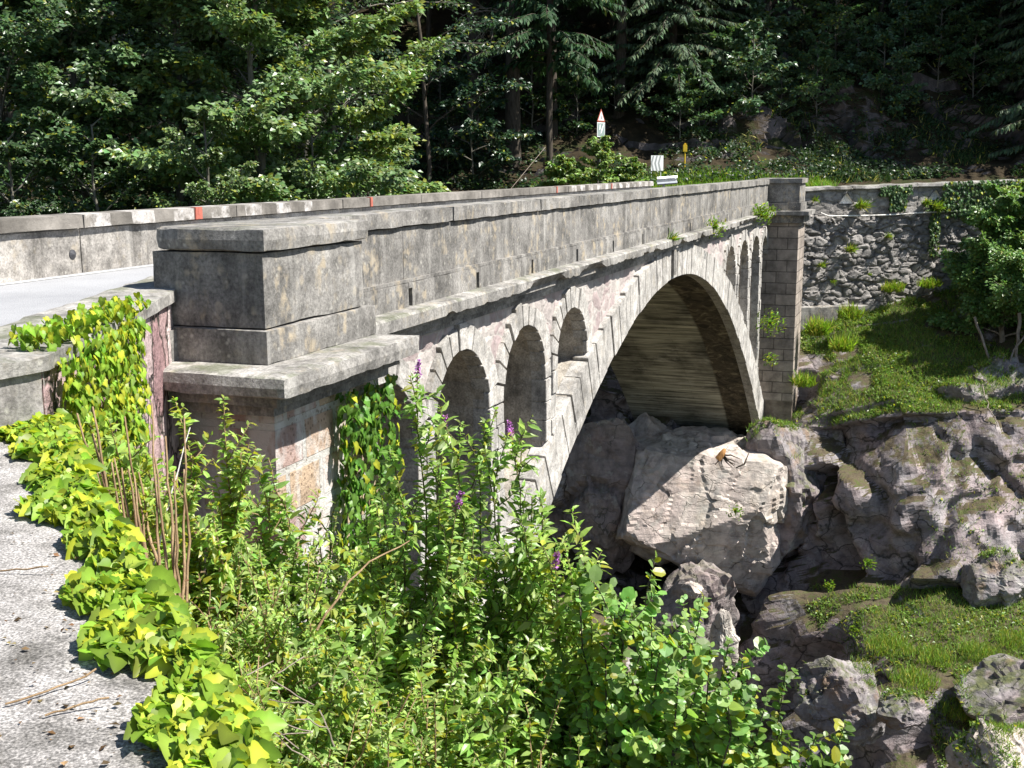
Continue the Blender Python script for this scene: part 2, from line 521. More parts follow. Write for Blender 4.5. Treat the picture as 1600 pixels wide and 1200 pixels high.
def bank_mat():
    k = NT('rock_bank_with_soil')
    n1 = k.noise(.5, 9, .62, dist=.5)
    c = k.mix(k.ramp(n1, [(.4, 0.0), (.6, 1.0)]), (.25, .23, .23), (.28, .225, .22))
    n2 = k.noise(2.8, 8, .66)
    c = k.mix(.8, c, k.ramp(n2, [(.28, .3), (.5, .95), (.72, 1.5)]), 'MULTIPLY')
    st = k.noise(1.0, 7, .6, k.map((1.0, 1.0, 4), rot=(.35, .6, 0)), dist=.6)
    c = k.mix(.25, c, k.ramp(st, [(.3, .45), (.5, 1.0), (.7, 1.35)]), 'MULTIPLY')
    cv = k.n('ShaderNodeVectorMath', _operation='ADD', i0=k.map((.55, .55, 1.1), rot=(.3, .5, .3)), i1=k.n('ShaderNodeTexNoise', Vector=k.obj(), Scale=1.1, Detail=5).outputs['Color']).outputs[0]
    cr = k.vor(1.0, cv, 'DISTANCE_TO_EDGE'); cr2 = k.vor(2.7, cv, 'DISTANCE_TO_EDGE')
    c = k.mix(k.math('MULTIPLY', k.math('SUBTRACT', 1.0, k.step(cr, .004, .03)), .85), c, (.04, .036, .034))
    c = k.mix(k.math('MULTIPLY', k.math('SUBTRACT', 1.0, k.step(cr2, .004, .03)), .55), c, (.06, .055, .05))
    hu = k.n('ShaderNodeSeparateXYZ', Vector=k.vor(1.0, cv, 'F1', 1)).outputs[0]
    c = k.mix(.5, c, k.ramp(hu, [(0, .55), (1, 1.4)]), 'MULTIPLY')
    lw = k.step(k.noise(2.6, 8, .7, k.map(loc=(1, 5, 9))), .57, .63)
    c = k.mix(k.math('MULTIPLY', lw, .4), c, (.42, .40, .37))
    up = k.math('ADD', k.upness(), k.math('MULTIPLY', k.math('SUBTRACT', k.noise(1.3, 7, .65, k.map(loc=(3, 1, 8))), .5), .9))
    soil = k.ramp(k.noise(4, 8, .7), [(.3, (.035, .028, .018)), (.5, (.10, .08, .05)), (.62, (.07, .085, .025)), (.8, (.13, .13, .05))])
    c = k.mix(k.step(up, .66, .80), c, soil)
    mo = k.step(k.noise(2.1, 7, .66, k.map(loc=(8, 3, 3))), .58, .68)
    c = k.mix(k.math('MULTIPLY', mo, .6), c, (.09, .075, .02))
    h = k.math('ADD', k.math('ADD', n2, k.math('MULTIPLY', st, .6)), k.math('MULTIPLY', k.noise(22, 6, .7), .3))
    return k.done(c, .92, k.bump(h, .9, .08), .2)


def forest_floor_mat():
    k = NT('forest_floor')
    c = k.ramp(k.noise(.6, 9, .68), [(.3, (.014, .012, .008)), (.5, (.045, .034, .02)), (.62, (.03, .042, .014)), (.75, (.09, .07, .045))])
    up = k.upness()
    r = k.ramp(k.noise(1.7, 8, .66), [(.3, (.03, .027, .027)), (.5, (.10, .088, .085)), (.7, (.18, .15, .145))])
    c = k.mix(k.step(k.math('ADD', up, k.math('MULTIPLY', k.noise(1.1, 6, .6), .5)), .70, .58), c, r)
    return k.done(c, .95, k.bump(k.noise(6, 8, .7), .9, .08), .1)


def rubble_mat():
    k = NT('dark_rubble_wall_stone')
    a = k.n('ShaderNodeAttribute', _attribute_name='Col').outputs['Color']
    c = k.mix(.8, a, k.ramp(k.noise(5, 8, .66), [(.28, .35), (.5, .95), (.72, 1.5)]), 'MULTIPLY')
    w = k.step(k.noise(1.0, 6, .6, k.map((2, 2, .5), loc=(4, 1, 3))), .54, .7)
    c = k.mix(k.math('MULTIPLY', w, .5), c, (.26, .24, .21))
    return k.done(c, .9, k.bump(k.math('ADD', k.noise(14, 7, .68), k.noise(45, 5, .7)), .8, .04), .2)


M['bank'] = bank_mat()
M['floor'] = forest_floor_mat()
M['rubble'] = rubble_mat()
M['leaf'] = leafmat('leaf_green', .48, .38, .5)
M['ivy'] = leafmat('ivy_leaf', .36, .42, .28)
M['grass'] = leafmat('grass_blade', .35, .55, .25)
M['needle'] = leafmat('needle_spray', .18, .6, .2)
M['tree_leaf'] = leafmat('tree_leaf', .30, .36, .55, .35)
M['flower'] = leafmat('purple_flower', .3, .7, .1)


def bark_mat(name, a, b):
    k = NT(name)
    n = k.noise(1.0, 8, .65, k.map((14, 14, 3)))
    return k.done(k.ramp(n, [(.3, a), (.7, b)]), .9, k.bump(n, .9, .03), .15)


M['bark'] = bark_mat('grey_brown_bark', (.03, .024, .018), (.12, .10, .08))
M['bark_pale'] = bark_mat('pale_bark', (.08, .075, .06), (.24, .22, .18))
M['cane'] = bark_mat('tan_cane_bark', (.16, .10, .05), (.38, .27, .16))
M['stem'] = bark_mat('green_brown_stem', (.07, .08, .03), (.2, .18, .08))
M['dead'] = bark_mat('dead_wood', (.14, .11, .085), (.36, .31, .25))
M['rootwood'] = bark_mat('orange_root_wood', (.2, .09, .03), (.48, .26, .1))
M['steel'] = plain('galvanised_steel', (.55, .56, .57), .42, .75, .25)
M['post'] = plain('grey_post_metal', (.38, .39, .38), .5, .4)
M['white'] = plain('white_sign_sheeting', (.78, .78, .76), .5, 0, .12)
M['black'] = plain('black_sign_sheeting', (.05, .05, .055), .5, 0, .2)
M['signgrey'] = plain('faded_sign_sheeting', (.24, .30, .285), .5, 0, .35, 3)
M['yellow'] = plain('yellow_marker_paint', (.62, .42, .02), .5, 0, .25)
M['soil'] = plain('dark_soil', (.05, .04, .025), .95, 0, .6, 3)
M['whitestone'] = concrete('limewashed_concrete', .62, .78, .85, .05, .2)
M['render'] = concrete('old_wall_render', .14, .25, .36, .35, .3, warm=(1, .93, .88))


def pinkwall_mat():
    k = NT('pink_stone_wall')
    wv = k.n('ShaderNodeVectorMath', _operation='ADD', i0=k.map((3.2, 3.2, 1.5)), i1=k.n('ShaderNodeTexNoise', Vector=k.obj(), Scale=3, Detail=5).outputs['Color']).outputs[0]
    e = k.vor(1.0, wv, 'DISTANCE_TO_EDGE')
    hue = k.n('ShaderNodeSeparateXYZ', Vector=k.vor(1.0, wv, 'F1', 1)).outputs[0]
    c = k.ramp(hue, [(.0, (.26, .16, .16)), (.5, (.42, .30, .29)), (1.0, (.50, .42, .40))])
    c = k.mix(.7, c, k.ramp(k.noise(7, 7, .65), [(.3, .4), (.5, 1.0), (.72, 1.4)]), 'MULTIPLY')
    c = k.mix(k.math('SUBTRACT', 1.0, k.step(e, .01, .05)), c, (.07, .06, .05))
    return k.done(c, .9, k.bump(k.math('ADD', k.step(e, 0, .1), k.noise(14, 6, .65)), .9, .04), .2)


M['pinkwall'] = pinkwall_mat()

# ================================================================== LIGHT
SUN_AZ, SUN_EL = D2R(105), D2R(54)
w = bpy.data.worlds.new('World'); scene.world = w; w.use_nodes = True
wn = w.node_tree; wn.nodes.clear()
sky = wn.nodes.new('ShaderNodeTexSky'); sky.sky_type = 'NISHITA'; sky.sun_disc = False
sky.sun_elevation = SUN_EL; sky.sun_rotation = SUN_AZ; sky.air_density = 1.0; sky.dust_density = .6
bg = wn.nodes.new('ShaderNodeBackground'); bg.inputs['Strength'].default_value = .068
wo = wn.nodes.new('ShaderNodeOutputWorld')
wn.links.new(sky.outputs[0], bg.inputs[0]); wn.links.new(bg.outputs[0], wo.inputs[0])
sl = bpy.data.lights.new('sun', 'SUN'); sl.energy = 5.0; sl.angle = D2R(.5); sl.color = (1, .965, .91)
so = bpy.data.objects.new('sun', sl); COL.objects.link(so)
sv = Vector((math.sin(SUN_AZ) * math.cos(SUN_EL), math.cos(SUN_AZ) * math.cos(SUN_EL), math.sin(SUN_EL)))
so.rotation_euler = sv.to_track_quat('Z', 'Y').to_euler(); so.location = sv * 60

cd = bpy.data.cameras.new('camera'); cam = bpy.data.objects.new('camera', cd); COL.objects.link(cam)
cd.sensor_fit = 'HORIZONTAL'; cd.sensor_width = 36.0; cd.lens = 36.0 * F / 1600.0
cd.clip_start = .05; cd.clip_end = 3000
cam.matrix_world = Matrix(((_rt[0], _up[0], -_fw[0], EYEP[0]), (_rt[1], _up[1], -_fw[1], EYEP[1]), (_rt[2], _up[2], -_fw[2], EYEP[2]), (0, 0, 0, 1)))
scene.camera = cam
vs = scene.view_settings
vs.view_transform = 'Standard'; vs.look = 'None'; vs.exposure = 1.1; vs.gamma = 1.0
cy = scene.cycles
cy.max_bounces = 6; cy.diffuse_bounces = 3; cy.glossy_bounces = 2; cy.transmission_bounces = 3; cy.transparent_max_bounces = 4
cy.use_denoising = True
cy.caustics_reflective = False; cy.caustics_refractive = False

# ================================================================== BRIDGE
S0, T0, Z0 = 24.0, -7.0, -9.0
bridge = thing('arch_bridge', 'old concrete and stone arch bridge spanning the rocky gorge', 'bridge', Bw(S0, T0, Z0), rotz=math.pi / 2 - AZ)


def BW(v):                       # bridge coordinates (s, t, z) -> world, with the deck's slight climb
    v = np.asarray(v, float)
    z = v[:, 2] + .0016 * np.clip(v[:, 0] - 10, 0, 60) * (v[:, 2] > -.45)
    return v[:, :1] * U3 + v[:, 1:2] * N3 + z[:, None] * np.array([0, 0, 1.0])


def rough(o, amp, freq, seed, skip=None):
    me = o.data
    co = np.empty(len(me.vertices) * 3, np.float32); me.vertices.foreach_get('co', co)
    co = co.reshape(-1, 3)
    d = np.stack([fbm(co * freq, seed + 7 * q, 3) for q in range(3)], 1) * amp
    me.vertices.foreach_set('co', (co + d).astype(np.float32).ravel()); me.update()


def slab(m, s0, s1, t0, t1, z0, z1, step=.12, erode=0.0, seed=1, tilt=0.0):
    """a box in bridge coordinates cut fine along s, t and z so its arrises can wear"""
    ns = max(2, int((s1 - s0) / step) + 1); nt = max(2, int((t1 - t0) / step) + 1); nz = max(2, int((z1 - z0) / step) + 1)
    ns = min(ns, 420)
    S = np.linspace(s0, s1, ns); T = np.linspace(t0, t1, nt); Z = np.linspace(z0, z1, nz)

    def face(a, b, mk, flip):
        A, B_ = np.meshgrid(a, b, indexing='ij')
        G = mk(A, B_)
        v = G.reshape(-1, 3).copy()
        if erode:
            es = np.minimum(v[:, 0] - s0, s1 - v[:, 0]) < 1e-4
            et = np.minimum(v[:, 1] - t0, t1 - v[:, 1]) < 1e-4
            ez = np.minimum(v[:, 2] - z0, z1 - v[:, 2]) < 1e-4
            cnt = es.astype(int) + et + ez
            k = np.where(cnt >= 2, 1.0, .18) * erode * (.35 + .9 * np.clip(fbm(v * 3.1, seed, 4) + .25, 0, 1) + .5 * np.clip(fbm(v * 11, seed + 9, 2), 0, 1))
            c = np.array([(s0 + s1) / 2, (t0 + t1) / 2, (z0 + z1) / 2])
            v = v - np.sign(v - c) * k[:, None] * np.stack([es, et, ez], 1)
        if tilt:
            v[:, 2] -= tilt * (v[:, 1] - t0) * (np.abs(v[:, 2] - z1) < erode * 3 + 1e-3)
        m.grid(BW(v).reshape(G.shape), flip=flip)

    c = np.full
    face(S, T, lambda a, b: np.stack([a, b, c(a.shape, z1)], -1), True)
    face(S, T, lambda a, b: np.stack([a, b, c(a.shape, z0)], -1), False)
    face(S, Z, lambda a, b: np.stack([a, c(a.shape, t1), b], -1), False)
    face(S, Z, lambda a, b: np.stack([a, c(a.shape, t0), b], -1), True)
    face(T, Z, lambda a, b: np.stack([c(a.shape, s1), a, b], -1), True)
    face(T, Z, lambda a, b: np.stack([c(a.shape, s0), a, b], -1), False)


SE = 38.35                                  # where the far pillar starts
# --- near-side parapet
par = Mesh()
edges = [9.0, 10.95, 13.45, 15.95, 18.5, 21.0, 23.6, 26.1, 28.6, 31.1, 33.6, 36.0, SE]
for i, (a, b) in enumerate(zip(edges[:-1], edges[1:])):
    slab(par, a + .003, b - .003, -5.42, -5.125, .02, .565, .12, .006, 10 + i)
par.box(9.0, SE, -5.40, -5.132, .02, .56, BW)
par_o = par.build('parapet', M['concrete'], bridge)
slots = [11.0, 12.9, 14.9, 17.0, 19.1, 21.2, 23.4, 25.6, 28.0, 30.4, 32.8, 35.2]
bs = Mesh()
ed = [9.08] + [q for a in slots for q in (a - .04, a + .04)] + [SE]
for i in range(0, len(ed), 2):
    slab(bs, ed[i], ed[i + 1], -5.47, -5.07, -.26, .0, .12, .008, 40 + i)
for a in slots:                             # lintel over every drain slot
    bs.box(a - .045, a + .045, -5.46, -5.075, -.06, -.002, BW)
bs.box(9.08, SE, -5.46, -5.085, -.002, .03, BW)
bs.build('parapet_base', M['concrete'], bridge)
cp = Mesh()
ce = [9.0, 12.2, 15.3, 18.5, 21.6, 24.8, 28.0, 31.1, 34.3, SE]
for i, (a, b) in enumerate(zip(ce[:-1], ce[1:])):
    slab(cp, a + .004, b - .004, -5.50, -5.075, .567, .735, .09, .014, 70 + i)
cp.build('coping', M['concrete_cap'], par_o)


# --- cornice with broken edge
def cornice(m, s0, s1):
    S = np.arange(s0, s1, .05); S = np.append(S, s1)
    n = np.stack([S, S * 0, S * 0], 1)
    bite = np.clip(fbm(n * 1.3, 5, 5) - .02, 0, 1) * .22 + np.clip(fbm(n * 7, 9, 3), 0, 1) * .035
    bite *= (S > 11.5)
    top = np.clip(fbm(n * 2.2, 12, 4), 0, 1) * .03
    prof = []
    for t, z, kind in ((-5.3, -.235, 0), (-4.90, -.262, 1), (-4.875, -.285, 2), (-4.875, -.40, 3), (-4.94, -.405, 4), (-5.0, -.41, 0), (-5.0, -.465, 0), (-5.05, -.47, 0), (-5.05, -.53, 0), (-5.10, -.535, 0), (-5.10, -.60, 0), (-5.3, -.60, 0)):
        T = np.full_like(S, t); Z = np.full_like(S, z)
        if kind == 1: T -= top; Z += 0
        if kind == 2: T -= top * .6
        if kind == 3: Z = np.minimum(Z + bite, -.30); T -= bite * .35
        if kind == 4: Z = np.minimum(Z + bite * .75, -.33)
        prof.append(np.stack([S, T, Z], 1))
    G = np.stack(prof, 1)
    m.grid(BW(G.reshape(-1, 3)).reshape(G.shape), flip=True)
    for e in (0, -1):
        m.add(BW(G[e]), [np.array([(0, 1, 11), (1, 2, 11), (2, 3, 11), (3, 4, 11), (4, 5, 11), (5, 6, 11), (6, 7, 11), (7, 8, 11), (8, 9, 11), (9, 10, 11)])])


cm = Mesh(); cornice(cm, 9.05, SE)
cm.build('cornice', M['concrete_ledge'], bridge)

# --- arch geometry
SC = 24.25


def intr(s):
    x = np.asarray(s, float) - SC
    return -1.08 - .0356 * x ** 2 + 1.5e-5 * x ** 4


def ring_pts(s, k):
    """a point k (0..1) across the thickness of the main ring at intrados station s"""
    x = s - SC
    sl = -.0712 * x + 6e-5 * x ** 3
    nrm = np.array([-sl, 1.0]) / math.hypot(sl, 1)
    th = .60 + .35 * min(1, abs(x) / 14)
    return np.array([s, float(intr(s))]) + nrm * th * k


_sx = np.linspace(6.5, 42, 1500)
_ex = np.array([ring_pts(q, 1.0) for q in _sx])


def extr(s):
    return np.interp(s, _ex[:, 0], _ex[:, 1])


TF, TBK = -5.14, -9.3
ZT = -.56
OPEN = [(10.3, .84, -1.79), (12.42, .86, -1.78), (14.65, .87, -1.79), (16.8, .80, -1.72),
        (31.25, .80, -1.70), (33.5, .87, -1.75), (35.75, .87, -1.75), (37.75, .62, -1.60)]


def void_top(s):
    """underside of the spandrel arch over station s, or None on a pier"""
    for c, r, zc in OPEN:
        if abs(s - c) < r:
            return zc + 1.02 * math.sqrt(max(r * r - (s - c) ** 2, 0))
    return None


def strips(m, st, lo, hi, t0, t1, front=True, back=True, under=True, over=False, jamb=True):
    a = np.stack([st, np.full_like(st, t1), lo], 1); b = np.stack([st, np.full_like(st, t1), hi], 1)
    a2 = a.copy(); b2 = b.copy(); a2[:, 1] = t0; b2[:, 1] = t0
    if front: m.grid(BW(np.stack([a, b], 1).reshape(-1, 3)).reshape(len(st), 2, 3))
    if back: m.grid(BW(np.stack([a2, b2], 1).reshape(-1, 3)).reshape(len(st), 2, 3), flip=True)
    if under: m.grid(BW(np.stack([a, a2], 1).reshape(-1, 3)).reshape(len(st), 2, 3), flip=True)
    if over: m.grid(BW(np.stack([b, b2], 1).reshape(-1, 3)).reshape(len(st), 2, 3))
    if jamb:
        for e, fl in ((0, False), (-1, True)):
            q = np.array([a[e], b[e], b2[e], a2[e]])
            m.add(BW(q), [np.array([(0, 1, 2, 3)])])


# spandrel: piers and the masonry over the small arches
sp = Mesh(); jml = Mesh(); jmr = Mesh()
cuts = sorted([9.0, SE] + [c - r for c, r, z in OPEN] + [c + r for c, r, z in OPEN])
cuts = [c for c in cuts if 8.99 <= c <= SE + .01]
for a, b in zip(cuts[:-1], cuts[1:]):
    if b - a < .02:
        continue
    st = np.linspace(a, b, max(6, int((b - a) / .06)))
    jm = jml if (a + b) / 2 < 20 else jmr
    mid = void_top((a + b) / 2)
    hi = np.full_like(st, ZT)
    if mid is None:
        lo = np.minimum(extr(st) - .05, ZT - .02)
        if b - a > 4:                     # the crown stretch
            pass
        strips(sp, st, lo, hi, TBK, TF, True, True, False, False, False)
        strips(jml if a < 16.8 + .5 else jmr, st[:1].repeat(2), lo[:1].repeat(2), hi[:1].repeat(2), TBK + .01, TF - .01, False, False, False, False, True) if False else [strips(jj_, st, lo, hi, TBK + .01, TF - .01, False, False, False, False, True) for jj_ in ([jml] if b < 18.5 else [jmr] if a > 20 else [])]
        if b - a > 4:
            for jj_, e_ in ((jml, 0), (jmr, -1)):
                jj_.add(BW([(st[e_], TF - .01, lo[e_]), (st[e_], TF - .01, hi[e_]), (st[e_], TBK, hi[e_]), (st[e_], TBK, lo[e_])]), [np.array([(0, 1, 2, 3)])])
    else:
        lo = np.array([void_top(q) or OPEN[0][2] for q in np.clip(st, a + 1e-4, b - 1e-4)])
        strips(sp, st, lo, hi, TBK, TF, True, True, False, False, False)
        strips(jm, st, lo, hi, TBK + .01, TF - .01, False, False, True, False, False)
sp.build('spandrel_wall', M['spandrel'], bridge)
jml.build('spandrel_vault', M['concrete_jamb'], bridge); jmr.build('spandrel_vault', M['concrete_jamb'], bridge)

# main barrel: soffit and the top of the barrel (floor of the small openings)
bar = Mesh()
ss = np.linspace(6.6, 41.9, 220)
lo = np.stack([ss, intr(ss)], 1); up_ = np.array([ring_pts(q, .97) for q in ss])
tt = np.linspace(TBK, -5.12, 14)
G = np.array([[(p[0], t, p[1]) for t in tt] for p in lo]); bar.grid(BW(G.reshape(-1, 3)).reshape(G.shape), mi=0)
G2 = np.array([[(p[0], t, p[1]) for t in (TBK, -5.12)] for p in up_]); bar.grid(BW(G2.reshape(-1, 3)).reshape(G2.shape), flip=True, mi=1)
for t in (TBK, -5.12):
    Gf = np.stack([np.stack([lo[:, 0], np.full(len(ss), t), lo[:, 1]], 1), np.stack([up_[:, 0], np.full(len(ss), t), up_[:, 1]], 1)], 1)
    bar.grid(BW(Gf.reshape(-1, 3)).reshape(Gf.shape), mi=1)
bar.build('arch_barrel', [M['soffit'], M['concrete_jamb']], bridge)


def wedge(m, q, t0, t1, seed, gap=.0):
    """one voussoir: quad q in (s, z) pushed from t0 to t1 with small random recess"""
    r = np.random.default_rng(seed)
    t1 = t1 + r.uniform(-.012, .012)
    c = q.mean(0)
    q = c + (q - c) * (1 - gap)
    v = np.array([(p[0], t1, p[1]) for p in q] + [(p[0], t0, p[1]) for p in q])
    m.add(BW(v), [np.array([(0, 1, 2, 3), (0, 4, 5, 1), (1, 5, 6, 2), (2, 6, 7, 3), (3, 7, 4, 0)])])


ringm = Mesh()
# arc-length stations along the intrados
dl = np.hypot(np.gradient(_sx), np.gradient(intr(_sx))); al = np.cumsum(dl)
stn = np.interp(np.arange(al[0], al[-1], .47), al, _sx)
rr = np.random.default_rng(4)
for i, (a, b) in enumerate(zip(stn[:-1], stn[1:])):
    if b < 8.6 or a > 40.5:
        continue
    pa0, pb0 = ring_pts(a, -.015), ring_pts(b, -.015)
    k = 1.0 + rr.uniform(-.04, .05)
    pa1, pb1 = ring_pts(a, k), ring_pts(b, k)
    q = np.array([pa0, pb0, pb1, pa1])
    c = q.mean(0)
    g = .016
    e = (pb0 - pa0) / np.linalg.norm(pb0 - pa0) * g
    q = np.array([pa0 + e, pb0 - e, pb1 - e, pa1 + e])
    wedge(ringm, q, -5.3, -5.045, 100 + i)
    # joints are only open near the back of the ring; the inner half is filled flush
    ia, ib = ring_pts(b, -.01), ring_pts(b, rr.uniform(.15, .5))
    wedge(ringm, np.array([ia - e * 1.2, ia + e * 1.2, ib + e * 1.2, ib - e * 1.2]), -5.3, -5.052, 300 + i)
ring_o = ringm.build('arch_ring', M['concrete_pale'], bridge, bevel=.007)
# the key block hanging below the cornice
kb = Mesh(); slab(kb, 23.62, 23.86, -5.2, -4.99, -1.02, -.50, .1, .012, 77)
kb.build('keystone', M['concrete'], ring_o)

for j, (c, r, zc) in enumerate(OPEN):
    m = Mesh(); ro = r + .27
    nb = 13
    rr = np.random.default_rng(50 + j)
    for i in range(nb):
        a0, a1 = math.pi * i / nb + .014, math.pi * (i + 1) / nb - .014
        rk = ro + rr.uniform(-.03, .05)
        f = lambda a, R: np.array([c - R * math.cos(a), zc + 1.02 * R * math.sin(a)])
        q = np.array([f(a0, r - .008), f(a1, r - .008), f(a1, rk), f(a0, rk)])
        q[:, 1] = np.minimum(q[:, 1], -.545)
        wedge(m, q[::-1], -5.3, -5.075, 500 + 40 * j + i)
    # jamb blocks down to the main ring
    for sg in (-1, 1):
        z = zc - .012
        while z > -8.4:
            h = .30 + rr.uniform(-.05, .08)
            sA, sB = c + sg * (r - .008), c + sg * (r + .20 + rr.uniform(-.0, .06))
            if z - h < extr((sA + sB) / 2) + .02:
                if z - .05 < extr((sA + sB) / 2):
                    break
            if not (9.2 < sB < SE - .02):
                break
            q = np.array([(sA, z - h + .014), (sB, z - h + .014), (sB, z), (sA, z)])
            if sg < 0: q = q[[1, 0, 3, 2]]
            wedge(m, q, -5.3, -5.075 + rr.uniform(-.01, .006), 900 + j * 50 + int(-z * 10))
            z -= h
    m.build('spandrel_arch', M['concrete_pale'], bridge, bevel=.006)

# deck core so that the inside of the bridge is solid
dk = Mesh(); dk.box(2.0, 41.5, -9.28, -5.3, -.56, -.03, BW)
dk.build('deck_slab', M['concrete'], bridge)


# --- pillars
def pillar(near):
    r = Mesh()
    if near:
        # battered pier shaft below
        pier = Mesh(); slab(pier, 7.33, 9.06, -9.3, -4.50, -8.5, -.60, .3, .012, 201)
        root = pier.build('pillar', M['ashlar_near'], bridge)
        m = Mesh(); slab(m, 7.36, 8.95, -5.52, -4.56, .0, .56, .10, .012, 202); m.build('pillar_body', M['concrete'], root)
        m = Mesh(); slab(m, 7.315, 9.10, -5.56, -4.525, -.26, -.002, .08, .012, 203); m.build('pillar_base', M['concrete'], root)
        m = Mesh(); slab(m, 7.315, 9.00, -5.555, -4.515, .562, .735, .06, .020, 204); cap_ = m.build('pillar_cap', M['concrete_cap'], root)
        me_ = cap_.data
        for v_ in me_.vertices:            # the road-side corner has broken away
            w_ = cap_.matrix_local @ v_.co; s_, t_ = w_.x + S0, T0 - w_.y
            q_ = max(0, .16 - (s_ - 7.31)) * max(0, .28 - (t_ + 5.555))
            if q_ > 0:
                v_.co.y -= q_ * 2.6 * (1.2 - (w_.z + Z0 - .5) * 2); v_.co.x += q_ * 1.3
        m = Mesh(); slab(m, 6.90, 9.16, -5.45, -4.14, -.425, -.255, .07, .022, 205); m.build('pillar_ledge', M['concrete_ledge'], root)
        m = Mesh(); slab(m, 7.08, 9.12, -5.5, -4.32, -.52, -.427, .1, .008, 206); slab(m, 7.20, 9.10, -5.5, -4.42, -.615, -.522, .1, .008, 207)
        m.build('pillar_moulding', M['concrete'], root)
    else:
        pier = Mesh(); slab(pier, 38.42, 40.3, -9.3, -4.13, -9.2, -.60, .3, .012, 211)
        root = pier.build('pillar', M['ashlar'], bridge)
        m = Mesh(); slab(m, 38.36, 40.0, -5.4, -4.13, .0, .60, .12, .01, 212); m.build('pillar_body', M['concrete'], root)
        m = Mesh(); slab(m, 38.30, 40.1, -5.5, -4.08, -.26, .0, .12, .012, 213); m.build('pillar_base', M['concrete'], root)
        m = Mesh(); slab(m, 38.28, 40.1, -5.5, -4.06, .60, .76, .1, .014, 214); m.build('pillar_cap', M['concrete_cap'], root)
        m = Mesh(); slab(m, 38.15, 40.2, -5.45, -3.80, -.40, -.255, .1, .016, 215); m.build('pillar_ledge', M['concrete_ledge'], root)
        m = Mesh(); slab(m, 38.32, 40.2, -5.4, -3.98, -.60, -.402, .1, .008, 216)
        m.build('pillar_moulding', M['concrete'], root)


def near_ashlar():
    k = NT('spotted_tuff_and_lime_masonry')
    br = k.n('ShaderNodeTexBrick', _offset=.5, Vector=k.n('ShaderNodeCombineXYZ', X=k.math('ADD', k.sep()[0], k.sep()[1]), Y=k.sep()[2]).outputs[0], Color1=(.44, .33, .22, 1), Color2=(.34, .24, .22, 1), Mortar=(.42, .40, .36, 1), Scale=1.0, Mortar__Size=.03, Brick__Width=.50, Row__Height=.36)
    c = k.mix(.6, br.outputs[0], k.ramp(k.noise(4, 8, .65), [(.3, .5), (.5, 1.0), (.72, 1.4)]), 'MULTIPLY')
    p = k.vor(22)
    c = k.mix(k.math('MULTIPLY', k.math('LESS_THAN', p, .28), .6), c, (.13, .09, .06))
    w = k.step(k.noise(1.6, 7, .6, k.map((1.5, 1.5, .7), loc=(3, 2, 0))), .5, .58)
    c = k.mix(k.math('MULTIPLY', w, .8), c, (.58, .57, .54))
    h = k.math('ADD', k.math('MULTIPLY', br.outputs[1], -.6), k.noise(14, 7, .68))
    return k.done(c, .92, k.bump(h, .9, .03), .2)


M['ashlar_near'] = near_ashlar()
pillar(True)
pillar(False)

# --- far-side parapet
fp = Mesh()
fe = [-8] + list(np.arange(-4.6, 38, 3.1)) + [39.25]
for i, (a, b) in enumerate(zip(fe[:-1], fe[1:])):
    slab(fp, a + .006, b - .006, -9.45, -9.12, -.05, .50, .14, .008, 240 + i)
fp.box(-8, 39.2, -9.43, -9.14, -.05, .49, BW)
fp_o = fp.build('parapet', M['concrete_warm'], bridge)
fc = Mesh()
for i, (a, b) in enumerate(zip(fe[:-1], fe[1:])):
    slab(fc, a + .004, b - .004, -9.50, -9.05, .505, .665, .09, .012, 270 + i)
fc.build('coping', M['paintcoping'], fp_o)
for s, hw_ in ((13.1, .075), (18.1, .04), (28.5, .04), (33.8, .045)):
    m = Mesh(); m.box(s - hw_, s + hw_, -9.12, -9.037, .510, .668, BW)
    m.build('red_marker', M['red'], fp_o, bevel=.004)
m = Mesh(); m.tube(BW([(10.75, -9.16, .22), (10.75, -9.112, .22)]), .055, 12)  # black disc paints the shade inside the hole; the face is not cut
m.build('drain_hole_shade_disc', M['black'], fp_o)

# ================================================================== ROADS
rd = Mesh()
S = np.linspace(-12, 39.2, 60); T = np.array([-9.14, -8.0, -6.6, -5.45])
G = np.array([[(s, t if not (k == 3 and s < 7.2) else -5.45, .0) for k, t in enumerate(T)] for s in S])
rd.grid(BW(G.reshape(-1, 3)).reshape(G.shape), flip=True)
rd_o = tag(rd.build('road', M['asphalt']), 'grey asphalt road running onto the bridge deck', 'road', kind='structure')
ln = Mesh(); G = np.array([[(s, t, .005) for t in (-9.02, -8.92)] for s in S]); ln.grid(BW(G.reshape(-1, 3)).reshape(G.shape), flip=True)
ln.build('edge_line', M['whiteline'], rd_o)
# road bends right behind the retaining wall
rc = Mesh()
ctr = np.array([(6.6, 39.2, .05), (8.2, 42.6, .08), (11.5, 44.3, .12), (18, 45.3, .3), (26, 46.4, .55), (40, 48.5, .9)])
kk = np.linspace(0, len(ctr) - 1, 40)
cc = np.stack([np.interp(kk, range(len(ctr)), ctr[:, q]) for q in range(3)], 1)
tg = np.gradient(cc, axis=0); tg /= np.linalg.norm(tg, axis=1)[:, None]
sd = np.stack([tg[:, 1], -tg[:, 0], tg[:, 2] * 0], 1)
rc.grid(np.stack([cc - sd * 2.4, cc + sd * 2.4], 1))
tag(rc.build('road_bend', M['asphalt']), 'asphalt road turning right behind the retaining wall', 'road', kind='structure')

# ================================================================== ROADSIDE WALL (foreground)
wall = thing('roadside_wall', 'low stepped roadside wall with pinkish stone face in the foreground', 'wall', (-2.4, 5, -2))


